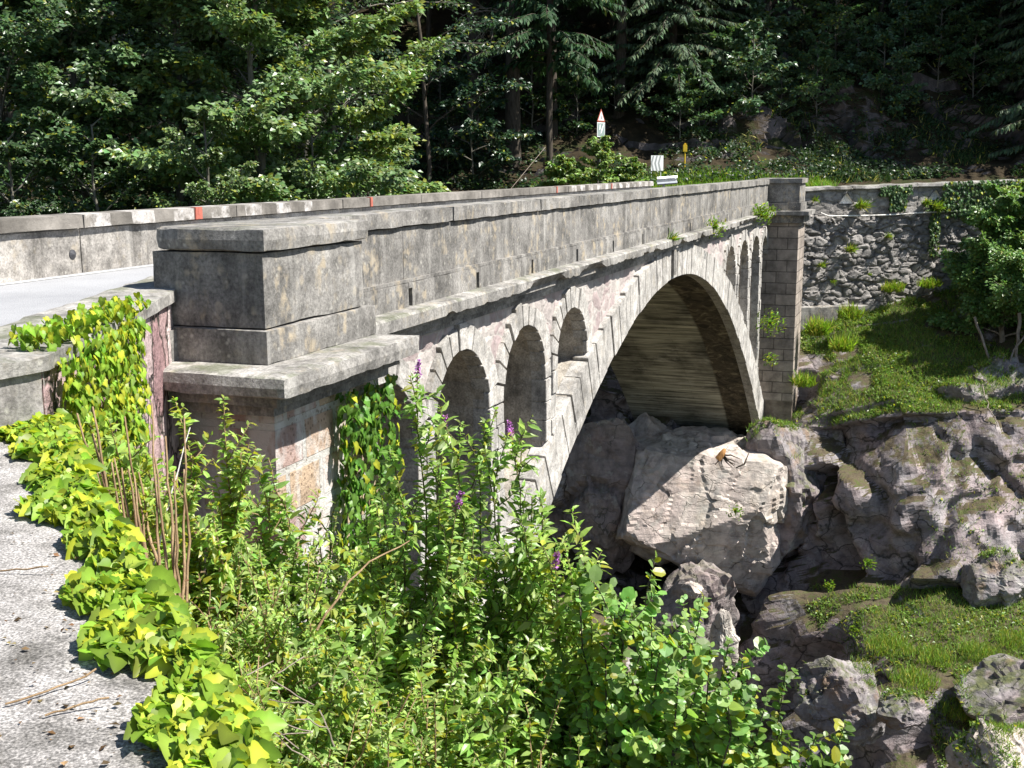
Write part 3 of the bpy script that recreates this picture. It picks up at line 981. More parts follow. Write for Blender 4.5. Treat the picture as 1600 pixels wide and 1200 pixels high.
def wslab(m, outer, inner, z0, z1, seed, erode=.02, step=.10, zf=None, over=0.0):
    """a wall slab between an outer and an inner plan curve"""
    n = max(4, int(np.linalg.norm(np.diff(outer, axis=0), axis=1).sum() / step))

    def res(c):
        c = np.asarray(c, float); L = np.concatenate([[0], np.cumsum(np.linalg.norm(np.diff(c, axis=0), axis=1))])
        return np.stack([np.interp(np.linspace(0, L[-1], n), L, c[:, q]) for q in range(2)], 1)
    O, I = res(outer), res(inner)
    W = np.linspace(0, 1, 12)
    top = np.array([[(*(I[i] * (1 - q) + O[i] * q), z1) for q in W] for i in range(n)])
    if zf is not None:
        top[..., 2] = zf(top[..., 1])
    v = top.reshape(-1, 3)
    v[:, 2] += fbm(v * 5, seed, 4) * .012
    e = np.zeros(top.shape[:2]); e[:, -1] = 1; e[:, 0] = 1; e[0] = 1; e[-1] = 1
    e2 = np.zeros(top.shape[:2]); e2[:, -2] = 1
    v[:, 2] -= e.ravel() * erode * (.6 + 1.0 * np.clip(fbm(v * 6, seed + 3, 3), -.4, 1)) + e2.ravel() * erode * .15
    top = v.reshape(top.shape)
    m.grid(top, flip=False)
    rng = [(top[:, -1], 1), (top[-1, :], -1), (top[0, :], 1), (top[:, 0], -1)]
    for edge, sgn in rng:
        Zs = np.linspace(0, 1, max(3, int((z1 - z0) / .12) + 1))
        G = np.array([[(p[0], p[1], p[2] * (1 - q) + z0 * q) for q in Zs] for p in edge])
        vv = G.reshape(-1, 3)
        G = G + (np.stack([fbm(vv * 4, seed + 5, 3), fbm(vv * 4, seed + 6, 3), np.zeros(len(vv))], 1) * .010 * (np.tile(np.arange(len(Zs)) > 0, len(edge)))[:, None]).reshape(G.shape)
        m.grid(G, flip=sgn < 0)


UO = np.array([(-2.27, 5.66), (-2.30, 6.4), (-2.36, 7.26), (-2.48, 8.4), (-2.55, 9.2), (-2.63, 9.75)])
UI = np.array([(-3.02, 5.70), (-3.00, 6.4), (-2.98, 7.26), (-3.0, 8.4), (-3.02, 9.2), (-3.06, 9.95)])
LO = np.array([(-.06, .6), (-.28, 1.5), (-.55, 2.33), (-1.01, 3.18), (-1.55, 4.2), (-2.27, 5.72)])
LI = np.array([(-2.2, .6), (-2.4, 1.5), (-2.7, 2.3), (-3.1, 3.2), (-3.1, 4.4), (-2.9, 5.75)])
UO2 = np.vstack([[(-3.7, 3.3), (-3.1, 4.25), (-2.62, 5.0)], UO]); UI2 = np.vstack([[(-4.4, 3.6), (-3.8, 4.5), (-3.3, 5.1)], UI])
m = Mesh(); wslab(m, UO2, UI2, .185, .275, 301, .02); uc = m.build('upper_coping', M['concrete_ledge'], wall)
m = Mesh(); wslab(m, UO + np.array([-.035, 0]), UI + np.array([.03, 0]), -4.5, .187, 305, .0); m.build('upper_face', M['pinkwall'], wall)
m = Mesh(); wslab(m, LO, LI, -.24, -.10, 311, .025, .06); m.build('lower_coping', M['speckle'], wall, smooth=True)
m = Mesh(); wslab(m, LO + np.array([-.05, 0]), LI + np.array([.03, 0]), -4.5, -.238, 315, .0); m.build('lower_face', M['pinkwall'], wall)
# rendered stretch of the upper face beside the low ledge
m = Mesh(); wslab(m, UO2[:4] + np.array([-.03, .012]), UI2[:4] + np.array([.03, 0]), -.6, .187, 319, .0); m.build('rendered_face', M['render'], wall)

# ================================================================== TERRAIN
def interp_profile(cols, X, n):
    xs = [c[0] for c in cols]
    out = np.zeros((len(X), n, 3))
    k = len(cols[0][1])
    arr = np.array([c[1] for c in cols], float)
    u = np.linspace(0, k - 1, n)
    for i, x in enumerate(X):
        pts = np.stack([[np.interp(x, xs, arr[:, j, q]) for j in range(k)] for q in range(2)], 1)
        out[i, :, 0] = x
        out[i, :, 1] = np.interp(u, range(k), pts[:, 0]); out[i, :, 2] = np.interp(u, range(k), pts[:, 1])
    return out


def grid_normals(G):
    a = np.gradient(G, axis=0); b = np.gradient(G, axis=1)
    n = np.cross(a, b); n /= np.linalg.norm(n, axis=-1, keepdims=True) + 1e-9
    return n


BANK = [(-60, [(60, 3), (50, 0), (44, -4), (40, -9), (30, -14), (18, -16)]),
        (-20, [(52, 1), (46, -1), (40, -5), (37, -10), (30, -14), (20, -16)]),
        (0, [(46.5, .2), (42, -2), (39, -5), (38, -11), (31, -14), (22, -16)]),
        (3, [(46, .1), (41.5, -4.5), (38.6, -6.0), (37.6, -11.5), (32, -14), (22, -16)]),
        (6, [(45.5, .0), (41.5, -6.5), (39.4, -7.8), (38.3, -13), (33.5, -16), (22, -17)]),
        (8.0, [(43, -2.5), (40.5, -6.4), (38.8, -7.9), (37.4, -12.8), (32, -15.5), (22, -17)]),
        (8.9, [(42.4, -3.2), (40.0, -5.9), (37.6, -7.5), (35.0, -11.6), (30, -12.9), (22, -16)]),
        (10, [(41.6, -3.9), (39.4, -5.4), (36.4, -7.0), (33.6, -11.3), (27.5, -11.7), (22.5, -15)]),
        (12, [(41.7, -3.7), (38.6, -4.9), (35.2, -6.3), (32.2, -10.9), (26.4, -11.3), (22.5, -14.5)]),
        (16, [(42.2, -2.7), (38.5, -4.7), (34.6, -6.2), (31.8, -10.5), (25.5, -11.2), (22, -14)]),
        (22, [(43, -1.8), (38.5, -4.0), (34.2, -5.5), (31.4, -10), (25, -10.8), (21, -13.5)]),
        (60, [(48, 0), (43, -3), (38, -5), (34, -9), (26, -10), (20, -13)])]
X = np.concatenate([np.linspace(-60, 0, 40)[:-1], np.linspace(0, 26, 330), np.linspace(26, 60, 40)[1:]])
BG = interp_profile(BANK, X, 330)
v = BG.reshape(-1, 3)
n = grid_normals(BG).reshape(-1, 3)
n *= np.sign(n[:, 2:3] + 1e-6)
steep = np.clip(1.25 - n[:, 2] * 1.25, 0, 1)
wq = v * np.array([1, 1, .85])
fa, fe1 = facet(wq * .30, 61); fb_, fe2 = facet(wq * .85 + 4, 71); fc_, fe3 = facet(wq * 2.7 + 9, 81)
steep = np.where(v[:, 1] < 37.5, np.maximum(steep, .12), steep)
disp = steep * (2.3 * fa + .85 * fb_ + .22 * fc_ - .35 * np.exp(-fe1 * 12) - .15 * np.exp(-fe2 * 12) + .25 * fbm(v * 1.3, 93, 4)) + (1 - steep) * .42 * fbm(v * .55, 91, 5) + .10 * fbm(v * 1.7, 92, 4)
for bx, by, bz, br, ba in ((9.6, 35.5, -9.5, 1.0, 1.1), (10.6, 35, -8.0, 1.2, .9), (12.6, 33, -8.8, 1.8, 1.3), (15.0, 32, -8.6, 1.7, 1.0), (16.6, 32, -9.5, 1.4, .9), (14.8, 35, -6.6, 1.2, .7)):
    disp = disp + ba * np.exp(-((v[:, 0] - bx) ** 2 + ((v[:, 1] - by) * .7) ** 2 + (v[:, 2] - bz) ** 2) / br ** 2)
edge = np.clip((v[:, 1] - 0) * 0 + 1, 0, 1)
D_ = disp.reshape(BG.shape[:2])
for _ in range(3):                      # weather the breaks between the rock planes
    E_ = np.pad(D_, 1, mode='edge')
    D_ = (E_[:-2, 1:-1] + E_[2:, 1:-1] + E_[1:-1, :-2] + E_[1:-1, 2:] + 2 * D_) / 6
disp = D_.ravel() + steep * .05 * facet(wq * 4.5, 84)[0]
hz = n.copy(); hz[:, 2] *= .35
v2 = v + hz * disp[:, None]
under = (v[:, 0] > -30) & (v[:, 1] > 40.2)       # keep the crest under the wall and road in place
v2[under] = v[under] + np.array([0, 0, .1]) * fbm(v[under] * 2, 95)[:, None]
BG2 = v2.reshape(BG.shape)
m = Mesh(); m.grid(BG2, flip=True)
bank_o = tag(m.build('gorge_bank', M['bank'], smooth=False), 'rocky far bank of the gorge', 'terrain', kind='structure')


def bank_pt(i, j):
    return BG2[i, j]


# near bank under the shrubs
gx = np.linspace(-2.6, 16, 60); gy = np.linspace(-3, 24, 70)
GX, GY = np.meshgrid(gx, gy, indexing='ij')


def near_z(x, y):
    return -2.5 - .55 * np.clip(x + 1.3, -.4, 2.2) - 1.25 * np.clip(x - .9, 0, 12) - .12 * np.clip(y - 5, -6, 0) - .55 * np.clip(y - 8.5, 0, 30)


GZ = near_z(GX, GY); Gn = np.stack([GX, GY, GZ], -1)
Gn[..., 2] += (.15 * fbm(Gn.reshape(-1, 3) * 1.5, 15, 4)).reshape(GZ.shape)
m = Mesh(); m.grid(Gn, flip=False)
tag(m.build('near_bank', M['soil']), 'steep dark soil bank under the shrubs', 'terrain', kind='structure')

# gorge floor and ground to the horizon
m = Mesh(); gx = np.array([-900, -200, -60, -20, 0, 20, 60, 200, 900.]); Gf = np.array([[(a, b, -16.5) for b in gx] for a in gx]); m.grid(Gf)
tag(m.build('ground', M['soil']), 'dark gorge floor', 'ground', kind='structure')
# the road shelf on our side
m = Mesh(); m.add([(-2.9, -12, -.75), (-2.9, 10, -.05), (-40, 10, -.05), (-40, -12, -.75)], [np.array([(0, 1, 2, 3)])])
tag(m.build('road_shoulder', M['asphalt']), 'asphalt road beside the low wall', 'road', kind='structure')

# hillside behind the road
HILL = [(-90, [(50, -1), (56, 3), (64, 9), (84, 24), (170, 85)]), (-20, [(48, -.3), (53, 2), (60, 7), (80, 22), (160, 80)]),
        (6, [(46.6, .2), (51, 1.8), (58, 6.5), (78, 21), (160, 80)]),
        (11, [(47.5, .3), (52, 1.9), (54.2, 4.6), (74, 16), (160, 80)]),
        (20, [(49, .5), (52.5, 1.9), (55, 4.4), (72, 15), (160, 80)]),
        (40, [(52, 1), (56, 3), (60, 6), (76, 18), (160, 80)]), (110, [(60, 3), (64, 5), (70, 10), (86, 24), (170, 85)])]
X = np.concatenate([np.linspace(-90, -14, 30)[:-1], np.linspace(-14, 34, 220), np.linspace(34, 110, 30)[1:]])
HG = interp_profile(HILL, X, 200)
# put most rows near the foot
v = HG.reshape(-1, 3); n = grid_normals(HG).reshape(-1, 3); n *= np.sign(n[:, 2:3] + 1e-6)
fa, e1 = facet(v * .30, 161); fb_, e2 = facet(v * .9, 171)
st = np.clip((1 - n[:, 2]) * 2.2, 0, 1) * (v[:, 0] > 7.5) * .55 + .2
disp = st * (1.2 * fa + .6 * fb_) + .25 * fbm(v * .7, 191, 5)
fade = np.clip((v[:, 1] - np.interp(v[:, 0], [-90, 6, 20, 110], [50, 46.6, 49, 60])) / 2.5, 0, 1)
v2 = v + n * (disp * fade)[:, None]
HG2 = v2.reshape(HG.shape)
m = Mesh(); m.grid(HG2, flip=True)
tag(m.build('hillside', M['floor'], smooth=False), 'steep wooded hillside', 'hill', kind='structure')


def hill_z(x, y):
    i = int(np.argmin(np.abs(X - x))); j = int(np.argmin(np.abs(HG2[i, :, 1] - y)))
    return HG2[i, j, 2]


# ================================================================== RETAINING WALL
RA = np.array([9.35, 40.65, 0]); RD = np.array([math.cos(D2R(8)), math.sin(D2R(8)), 0]); RN = np.array([RD[1], -RD[0], 0])
RL = 24.0


def rtop(a):
    return .34 + .0285 * a


rwall = thing('retaining_wall', 'tall dark rubble retaining wall carrying the road beyond the bridge', 'wall', RA + RD * 5 + np.array([0, 0, -4]))
NICHES = []
for px in (1322, 1461, 1584):
    dd = None
    for a in np.arange(0, 20, .02):
        q = RA + RD * a
        if 800 + F * q[0] / (q[1] * _fw[1] + 1e-9) * 1.0 >= 0:
            pv = q + np.array([0, 0, .2]) - EYEP
            if 800 + F * (pv @ _rt) / (pv @ _fw) >= px:
                NICHES.append(a); break
a = np.arange(0, RL, .045); zz = np.arange(-6.2, 1.0, .045)
Aa, Zz = np.meshgrid(a, zz, indexing='ij')
Zz = np.minimum(Zz, rtop(Aa) - .02)
q = np.stack([Aa.ravel() * 2.3, Zz.ravel() * 4.0 + .35 * fbm(np.stack([Aa.ravel(), Zz.ravel(), Zz.ravel() * 0], 1) * 1.1, 3), np.zeros(Aa.size)], 1)
q[:, :2] += .22 * np.stack([vnoise(q * 1.3, 21), vnoise(q * 1.3, 22)], 1)
q[:, 2] = .5
f1, f2, val, val2 = cells(q, 400, .95)
fa, fe_ = facet(q * .9, 420)
ed = f2 - f1
rel = -.10 * np.exp(-ed * 9) + .10 * (val - .4) + .09 * fa + .03 * fbm(q * 2.5, 430, 4)
smooth_band = np.clip((Zz.ravel() - (rtop(Aa.ravel()) - .95)) / .08, 0, 1)       # rendered strip above the pipe
rel = rel * .72 * (1 - .65 * smooth_band)
for na in NICHES:
    z0 = rtop(na) - .50; z1 = rtop(na) - .13
    inside = (np.abs(Aa.ravel() - na) < .29 * np.clip((z1 - Zz.ravel()) / (z1 - z0), 0, 1) + .01) & (Zz.ravel() > z0 - .01) & (Zz.ravel() < z1)
    rel = np.where(inside, -.42, rel)
colr = np.stack([.24 + .13 * val2, .225 + .12 * val2, .21 + .11 * val2], 1) * (.55 + .45 * np.clip(ed * 5, 0, 1))[:, None]
colr = colr * (1 + .0 * smooth_band)[:, None] + smooth_band[:, None] * np.array([.05, .045, .04])
V = RA + RD * Aa.ravel()[:, None] + RN * rel[:, None] + np.array([0, 0, 1.0]) * Zz.ravel()[:, None]
m = Mesh(); m.grid(V.reshape(*Aa.shape, 3), colr)
rw_o = m.build('wall_face', M['rubble'], rwall)
m = Mesh()
for i, (b0, b1) in enumerate(zip(np.arange(0, RL, 2.4), np.arange(2.4, RL + 2, 2.4))):
    aa = np.linspace(b0 + .01, b1 - .01, 24)
    prof = [(.10, -.03), (.12, .0), (.10, .085), (.05, .10), (-.4, .11), (-.42, 0)]
    G = np.array([[RA + RD * s + RN * (p + .02 * math.sin(s * 3 + p * 9)) + np.array([0, 0, rtop(s) + z + .012 * math.sin(s * 5.1 + i)]) for p, z in prof] for s in aa])
    G += (fbm(G.reshape(-1, 3) * 4, 17, 3)[:, None] * .02).reshape(*G.shape[:2], 1)
    m.grid(G)
m.build('coping', M['concrete_ledge'], rwall)
for na in NICHES:
    m = Mesh(); z0 = rtop(na) - .50; z1 = rtop(na) - .13; L = .40
    tri = [(-.28, z0), (.28, z0), (0, z1)]
    fr = [RA + RD * (na + x) + RN * .02 + np.array([0, 0, z]) for x, z in tri]
    bk = [RA + RD * (na + x * .96) - RN * .09 + np.array([0, 0, z]) for x, z in tri]
    m.add(fr + bk, [np.array([(0, 1, 4, 3), (1, 2, 5, 4), (2, 0, 3, 5)]), np.array([(3, 4, 5)])])
    m.build('drain_niche', M['whitestone'], rwall)
# stone footing ledge, low left
m = Mesh()
aa = np.linspace(.3, 3.6, 30)
G = np.array([[RA + RD * s + RN * p + np.array([0, 0, z]) for p, z in ((.0, -3.62), (.16, -3.66), (.17, -4.9), (0, -4.95))] for s in aa])
G += (fbm(G.reshape(-1, 3) * 3, 27, 3)[:, None] * .03).reshape(*G.shape[:2], 1)
m.grid(G); m.build('footing', M['concrete'], rwall)
# pipe along the wall
m = Mesh(); aa = np.linspace(1.3, 8.0, 50)
m.tube([RA + RD * s + RN * .12 + np.array([0, 0, rtop(s) - .92 + .02 * math.sin(s * 1.3) + (.12 if s < 1.6 else 0) * (1.6 - s) / .3]) for s in aa], .028, 6)
tag(m.build('pipe', M['whitestone']), 'thin pale pipe running along the rubble retaining wall', 'pipe')


# ================================================================== BOULDERS
TOPS = []


def boulder(name, center, rad, seed, mat, label, cat='boulder', group=None, sub=5, planes=22, cut=.62, amp=.06, rotz=0.0, extra=None, parent=None):
    bm = bmesh.new(); bmesh.ops.create_icosphere(bm, subdivisions=sub, radius=1.0)
    bm.verts.ensure_lookup_table()
    d = np.array([vv.co[:] for vv in bm.verts]); fcs = np.array([[vv.index for vv in f.verts] for f in bm.faces]); bm.free()
    d /= np.linalg.norm(d, axis=1)[:, None]
    r = np.random.default_rng(seed)
    pn = r.normal(size=(planes, 3)); pn /= np.linalg.norm(pn, axis=1)[:, None]
    pd = r.uniform(cut, .95, planes)
    if extra is not None:
        e = np.array(extra, float); pn = np.vstack([pn, e[:, :3] / np.linalg.norm(e[:, :3], axis=1)[:, None]]); pd = np.concatenate([pd, e[:, 3]])
    dt = d @ pn.T
    R = np.min(np.where(dt > .05, pd / np.maximum(dt, .05), 9), axis=1)
    R = np.minimum(R, 1.12)
    v = d * R[:, None] * np.array(rad)
    s = max(rad)
    fa, e1 = facet(v * (1.5 / s) + seed, seed); fb_, e2 = facet(v * (4.2 / s) + seed, seed + 3)
    k = s * amp * (1.4 * fa + .55 * fb_ - .35 * np.exp(-e1 * 22) + .5 * fbm(v * 3 / s, seed + 8, 5))
    k = k + s * amp * 1.1 * (strata(v * (2.0 / s), seed + 21, .62, r.normal(size=3)) - .4)
    v = v + d * k[:, None]
    c, sn = math.cos(rotz), math.sin(rotz)
    v = v @ np.array([[c, sn, 0], [-sn, c, 0], [0, 0, 1]]) + np.array(center)
    m = Mesh(); m.add(v, [fcs])
    o = m.build(name, mat, parent, smooth=False)
    tn = np.cross(v[fcs[:, 1]] - v[fcs[:, 0]], v[fcs[:, 2]] - v[fcs[:, 0]]); ar = np.linalg.norm(tn, axis=1); tn /= ar[:, None] + 1e-9
    TOPS.append((name, v[fcs].mean(1), tn, ar))
    if parent is None:
        tag(o, label, cat, group)
    return o


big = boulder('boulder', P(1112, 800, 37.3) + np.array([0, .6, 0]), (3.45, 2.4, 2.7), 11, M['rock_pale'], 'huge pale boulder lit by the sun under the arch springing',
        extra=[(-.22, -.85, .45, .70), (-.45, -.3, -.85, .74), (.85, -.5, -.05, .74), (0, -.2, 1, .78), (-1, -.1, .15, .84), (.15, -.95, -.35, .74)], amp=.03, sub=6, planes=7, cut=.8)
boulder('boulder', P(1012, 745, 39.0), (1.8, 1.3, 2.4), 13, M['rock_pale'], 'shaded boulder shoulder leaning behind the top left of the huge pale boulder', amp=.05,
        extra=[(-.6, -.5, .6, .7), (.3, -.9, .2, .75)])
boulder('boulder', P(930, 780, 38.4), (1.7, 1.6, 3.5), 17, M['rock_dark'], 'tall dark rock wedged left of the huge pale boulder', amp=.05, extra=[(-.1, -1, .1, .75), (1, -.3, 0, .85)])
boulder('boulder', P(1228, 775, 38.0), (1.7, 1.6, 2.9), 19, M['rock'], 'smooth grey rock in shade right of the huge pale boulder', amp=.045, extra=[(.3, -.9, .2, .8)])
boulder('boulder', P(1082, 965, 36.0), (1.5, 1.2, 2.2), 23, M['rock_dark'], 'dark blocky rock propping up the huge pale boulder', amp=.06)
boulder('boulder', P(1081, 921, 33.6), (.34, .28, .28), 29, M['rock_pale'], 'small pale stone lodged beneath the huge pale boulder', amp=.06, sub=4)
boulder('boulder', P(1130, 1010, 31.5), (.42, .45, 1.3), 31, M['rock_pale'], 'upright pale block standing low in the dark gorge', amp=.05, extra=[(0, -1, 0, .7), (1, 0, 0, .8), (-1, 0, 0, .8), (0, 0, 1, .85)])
boulder('boulder', P(1275, 680, 38.8), (1.3, 1.2, 1.2), 41, M['rock'], 'grey rock at the foot of the far pillar', amp=.06)
boulder('boulder', P(1560, 910, 32.8), (1.2, 1.0, .9), 61, M['rock'], 'loose block at the cliff foot near the right edge', amp=.07)
boulder('boulder', P(1540, 615, 37.0), (1.7, 1.3, 1.1), 67, M['rock'], 'pale scarred rock in the shade under the round bush', amp=.07)
boulder('boulder', P(1310, 1085, 28.0), (1.3, 1.2, 1.15), 71, M['rock'], 'violet boulder poking out of the grass terrace, lower left of it', amp=.07)
boulder('boulder', P(1405, 1110, 26.6), (.6, .55, .45), 73, M['rock'], 'small mossy boulder sunk in the grass terrace', amp=.07, sub=4)
boulder('boulder', P(1605, 1085, 28.4), (1.7, 1.3, 1.1), 79, M['rock'], 'pale slanting rock at the right end of the grass terrace', amp=.07)
boulder('boulder', P(1555, 1180, 25.3), (1.2, 1.0, .85), 83, M['rock_pale'], 'lowest pale rock at the bottom right corner', amp=.07)
# roadside rock outcrops on the hillside
boulder('rock_outcrop', P(1212, 232, 55), (.85, .8, 1.5), 103, M['rock_dark'], 'smooth upright grey slab in the roadside rock bank', 'rock', amp=.04, extra=[(.0, -1, .1, .5), (-1, 0, 0, .8), (1, 0, 0, .8)])
boulder('rock_outcrop', P(1318, 205, 56), (1.25, 1.1, 1.35), 107, M['rock_dark'], 'brown fractured rock outcrop above the road', 'rock', amp=.08)
boulder('rock_outcrop', P(1130, 250, 54), (1.5, .9, .75), 109, M['rock_dark'], 'low layered rock outcrop left of the upright slab', 'rock', amp=.08)
boulder('rock_outcrop', P(1345, 268, 52), (.9, .8, .55), 113, M['rock'], 'low dark rock just above the retaining wall coping', 'rock', amp=.08)
boulder('rock_outcrop', P(1500, 215, 57), (1.8, 1.0, 1.0), 127, M['rock_dark'], 'long shaded rock outcrop at the upper right', 'rock', amp=.08)
boulder('rock_outcrop', P(1430, 262, 53), (1.2, .8, .5), 131, M['rock_dark'], 'flat mossy rock behind the ivy topped wall', 'rock', amp=.08)

# ================================================================== SIGNS AND SMALL THINGS
def face_frame(loc, az):
    """right and normal of a flat sign whose face looks toward heading az"""
    nrm = np.array([math.sin(az), math.cos(az), 0]); rgt = np.array([-nrm[1], nrm[0], 0])
    return rgt, nrm


ZU = np.array([0, 0, 1.0])


def plate(m, loc, rgt, nrm, poly, th, off=0.0, mi=0):
    n_ = len(poly)
    fr = [loc + rgt * x + ZU * z + nrm * (off + th) for x, z in poly]; bk = [loc + rgt * x + ZU * z + nrm * off for x, z in poly]
    m.add(fr + bk, [np.array([list(range(n_))]), np.array([list(range(2 * n_ - 1, n_ - 1, -1))])] + [np.array([(i, n_ + i, n_ + (i + 1) % n_, (i + 1) % n_)]) for i in range(n_)], mi=mi)


# triangular warning sign with plate
b = P(937, 291, 47.5); top = P(937, 172, 47.5)
sg = thing('warning_sign', 'red bordered triangular warning sign with a faded plate below, on a post', 'road sign', (b[0], b[1], .2))
rgt, nrm = face_frame(b, D2R(180 - 54))
H = top[2]
c0 = np.array([b[0], b[1], H - .48])
m = Mesh(); m.tube([(b[0], b[1], .1), (b[0], b[1], H - .1)], .03, 8); m.build('post', M['post'], sg)
m = Mesh(); plate(m, c0, rgt, nrm, [(-.30, 0), (.30, 0), (.0, .50)], .006, .035); tr_o = m.build('triangle_plate', M['red'], sg)
m = Mesh(); plate(m, c0, rgt, nrm, [(-.215, .048), (.215, .048), (.0, .41)], .004, .043); m.build('triangle_face', M['white'], tr_o)
m = Mesh(); plate(m, c0, rgt, nrm, [(-.03, .08), (.02, .08), (.05, .17), (.0, .24), (-.03, .24), (.0, .16)], .003, .049); m.build('symbol', M['black'], tr_o)
m = Mesh(); plate(m, c0, rgt, nrm, [(-.29, -.60), (.29, -.60), (.29, -.03), (-.29, -.03)], .006, .035); pl_o = m.build('supplementary_plate', M['white'], sg)
m = Mesh(); plate(m, c0, rgt, nrm, [(-.26, -.57), (.26, -.57), (.26, -.06), (-.26, -.06)], .003, .042); m.build('plate_face', M['signgrey'], pl_o)
m = Mesh(); plate(m, c0, rgt, nrm, [(-.04, -.50), (.04, -.42), (.22, -.10), (.16, -.10), (.0, -.34)], .003, .046); plate(m, c0, rgt, nrm, [(-.14, -.34), (-.07, -.3), (-.05, -.12), (-.11, -.12)], .003, .046)
m.build('arrow_mark', M['white'], pl_o)

# chevron board
b = P(1026, 296, 47.0); zt = P(1026, 243, 47.0)[2]
cb = thing('chevron_board', 'white bend marker board with grey chevrons pointing left on two thin posts', 'road sign', (b[0], b[1], .2))
rgt, nrm = face_frame(b, D2R(180 - 16)); c0 = np.array([b[0], b[1], zt - .30])
hw = .265
m = Mesh(); plate(m, c0, rgt, nrm, [(-hw, -.30), (hw, -.30), (hw, .30), (-hw, .30)], .01); bo = m.build('board', M['white'], cb)
m = Mesh()
for x in (-.165, -.015, .135):
    lf = -1 if rgt[0] > 0 else 1
    o = .075 * lf
    plate(m, c0, rgt, nrm, [(x - .03 * 1, -.29), (x + .035, -.29), (x + .035 + o, 0), (x - .03 + o, 0)], .003, .0105)
    plate(m, c0, rgt, nrm, [(x - .03 + o, 0), (x + .035 + o, 0), (x + .035, .29), (x - .03, .29)], .003, .0105)
m.build('chevron', M['post'], bo)
for x in (-.235, .17):
    m = Mesh(); q = c0 + rgt * x - nrm * .03; m.tube([(q[0], q[1], .1), (q[0], q[1], zt - .05)], .018, 6); m.build('post', M['white'], cb)
# guard rail end
b = P(1041, 300, 44.5)
gr = thing('guard_rail', 'short galvanised guard rail end beyond the bridge parapet', 'guard rail', (b[0], b[1], .1))
rg = np.array([.95, .32, 0.0]); nr = np.array([.32, -.95, 0])
z0 = P(1041, 282, 44.5)[2]
prof = [(.0, .155), (.06, .15), (.085, .105), (.075, .055), (.0, .02), (.0, -.02), (.075, -.055), (.085, -.105), (.06, -.15), (.0, -.155)]
G = np.array([[np.array([b[0], b[1], z0]) + rg * x + nr * p + ZU * (z + .06 * x) for p, z in prof] for x in np.linspace(-.42, .42, 8)])
m = Mesh(); m.grid(G); m.grid(G - nr * .012, flip=True); m.build('beam', M['steel'], gr)
m = Mesh(); m.box(b[0] - .14, b[0] - .04, b[1] + .02, b[1] + .12, .0, z0 + .05); m.build('post', M['post'], gr)
# yellow marker
b = P(1069, 288, 48.5); zt = P(1070.5, 224, 48.5)[2]
ym = thing('marker_post', 'yellow pipeline marker post in the grass verge', 'marker post', (b[0], b[1], .2))
m = Mesh(); m.tube([(b[0], b[1], .1), (b[0], b[1], zt - .33)], .032, 8); m.build('post', M['yellow'], ym)
m = Mesh(); m.box(b[0] - .085, b[0] + .085, b[1] - .06, b[1] + .06, zt - .35, zt - .06); m.box(b[0] - .05, b[0] + .05, b[1] - .04, b[1] + .04, zt - .06, zt)
m.build('head', M['yellow'], ym, bevel=.012)
# leaning stay cable
m = Mesh(); m.tube([P(794, 300, 43), P(852, 230, 44.2)], .011, 6)
tag(m.build('stay_cable', M['dead']), 'pale stay cable slanting down behind the far parapet', 'cable')

# ================================================================== PLANTS
LANCE = (np.array([(0, 0, 0), (.33, -.19, .045), (.33, 0, -.01), (.33, .19, .045), (.68, -.14, .0), (.68, 0, -.05), (.68, .14, .0), (1, 0, -.16)]),
         [np.array([(0, 2, 1), (0, 3, 2), (4, 5, 7), (5, 6, 7)]), np.array([(1, 2, 5, 4), (2, 3, 6, 5)])])
ROUND = (np.array([(0, 0, 0), (.22, -.33, .05), (.25, 0, -.01), (.22, .33, .05), (.65, -.40, .02), (.62, 0, -.03), (.65, .40, .02), (1, 0, -.10), (.9, -.2, -.03), (.9, .2, -.03)]),
         [np.array([(0, 2, 1), (0, 3, 2)]), np.array([(1, 2, 5, 4), (2, 3, 6, 5), (4, 5, 7, 8), (5, 6, 9, 7)])])
_iv = [(0, 0), (-.13, .16), (-.10, .32), (.06, .42), (.22, .40), (.34, .37), (.46, .44), (.58, .30), (.74, .22), (.88, .12), (1.0, 0)]
_ivp = _iv + [(x, -y) for x, y in _iv[-2:0:-1]]
IVY = (np.array([(.34, 0, -.015)] + [(x, y, .24 * y * y + .10 * abs(y) - .22 * x * x) for x, y in _ivp]),
       [np.array([(0, 1 + (i + 1) % len(_ivp), 1 + i) for i in range(len(_ivp))])])
SIMPLE = (np.array([(0, 0, 0), (.45, -.36, .08), (.5, 0, -.03), (.45, .36, .08), (1, 0, -.12)]), [np.array([(0, 2, 1), (0, 3, 2), (1, 2, 4), (2, 3, 4)])])
SPRAY = (np.array([(0, -.05, 0), (0, .05, 0), (.5, -.17, -.05), (.5, .17, -.05), (1, 0, -.22)]), [np.array([(0, 1, 3, 2)]), np.array([(2, 3, 4)])])
BLADE = (np.array([(0, -.035, 0), (0, .035, 0), (.55, -.025, .05), (.55, .025, .05), (1, 0, .28)]), [np.array([(0, 1, 3, 2)]), np.array([(2, 3, 4)])])


def unit(v):
    return v / (np.linalg.norm(v, axis=-1, keepdims=True) + 1e-9)


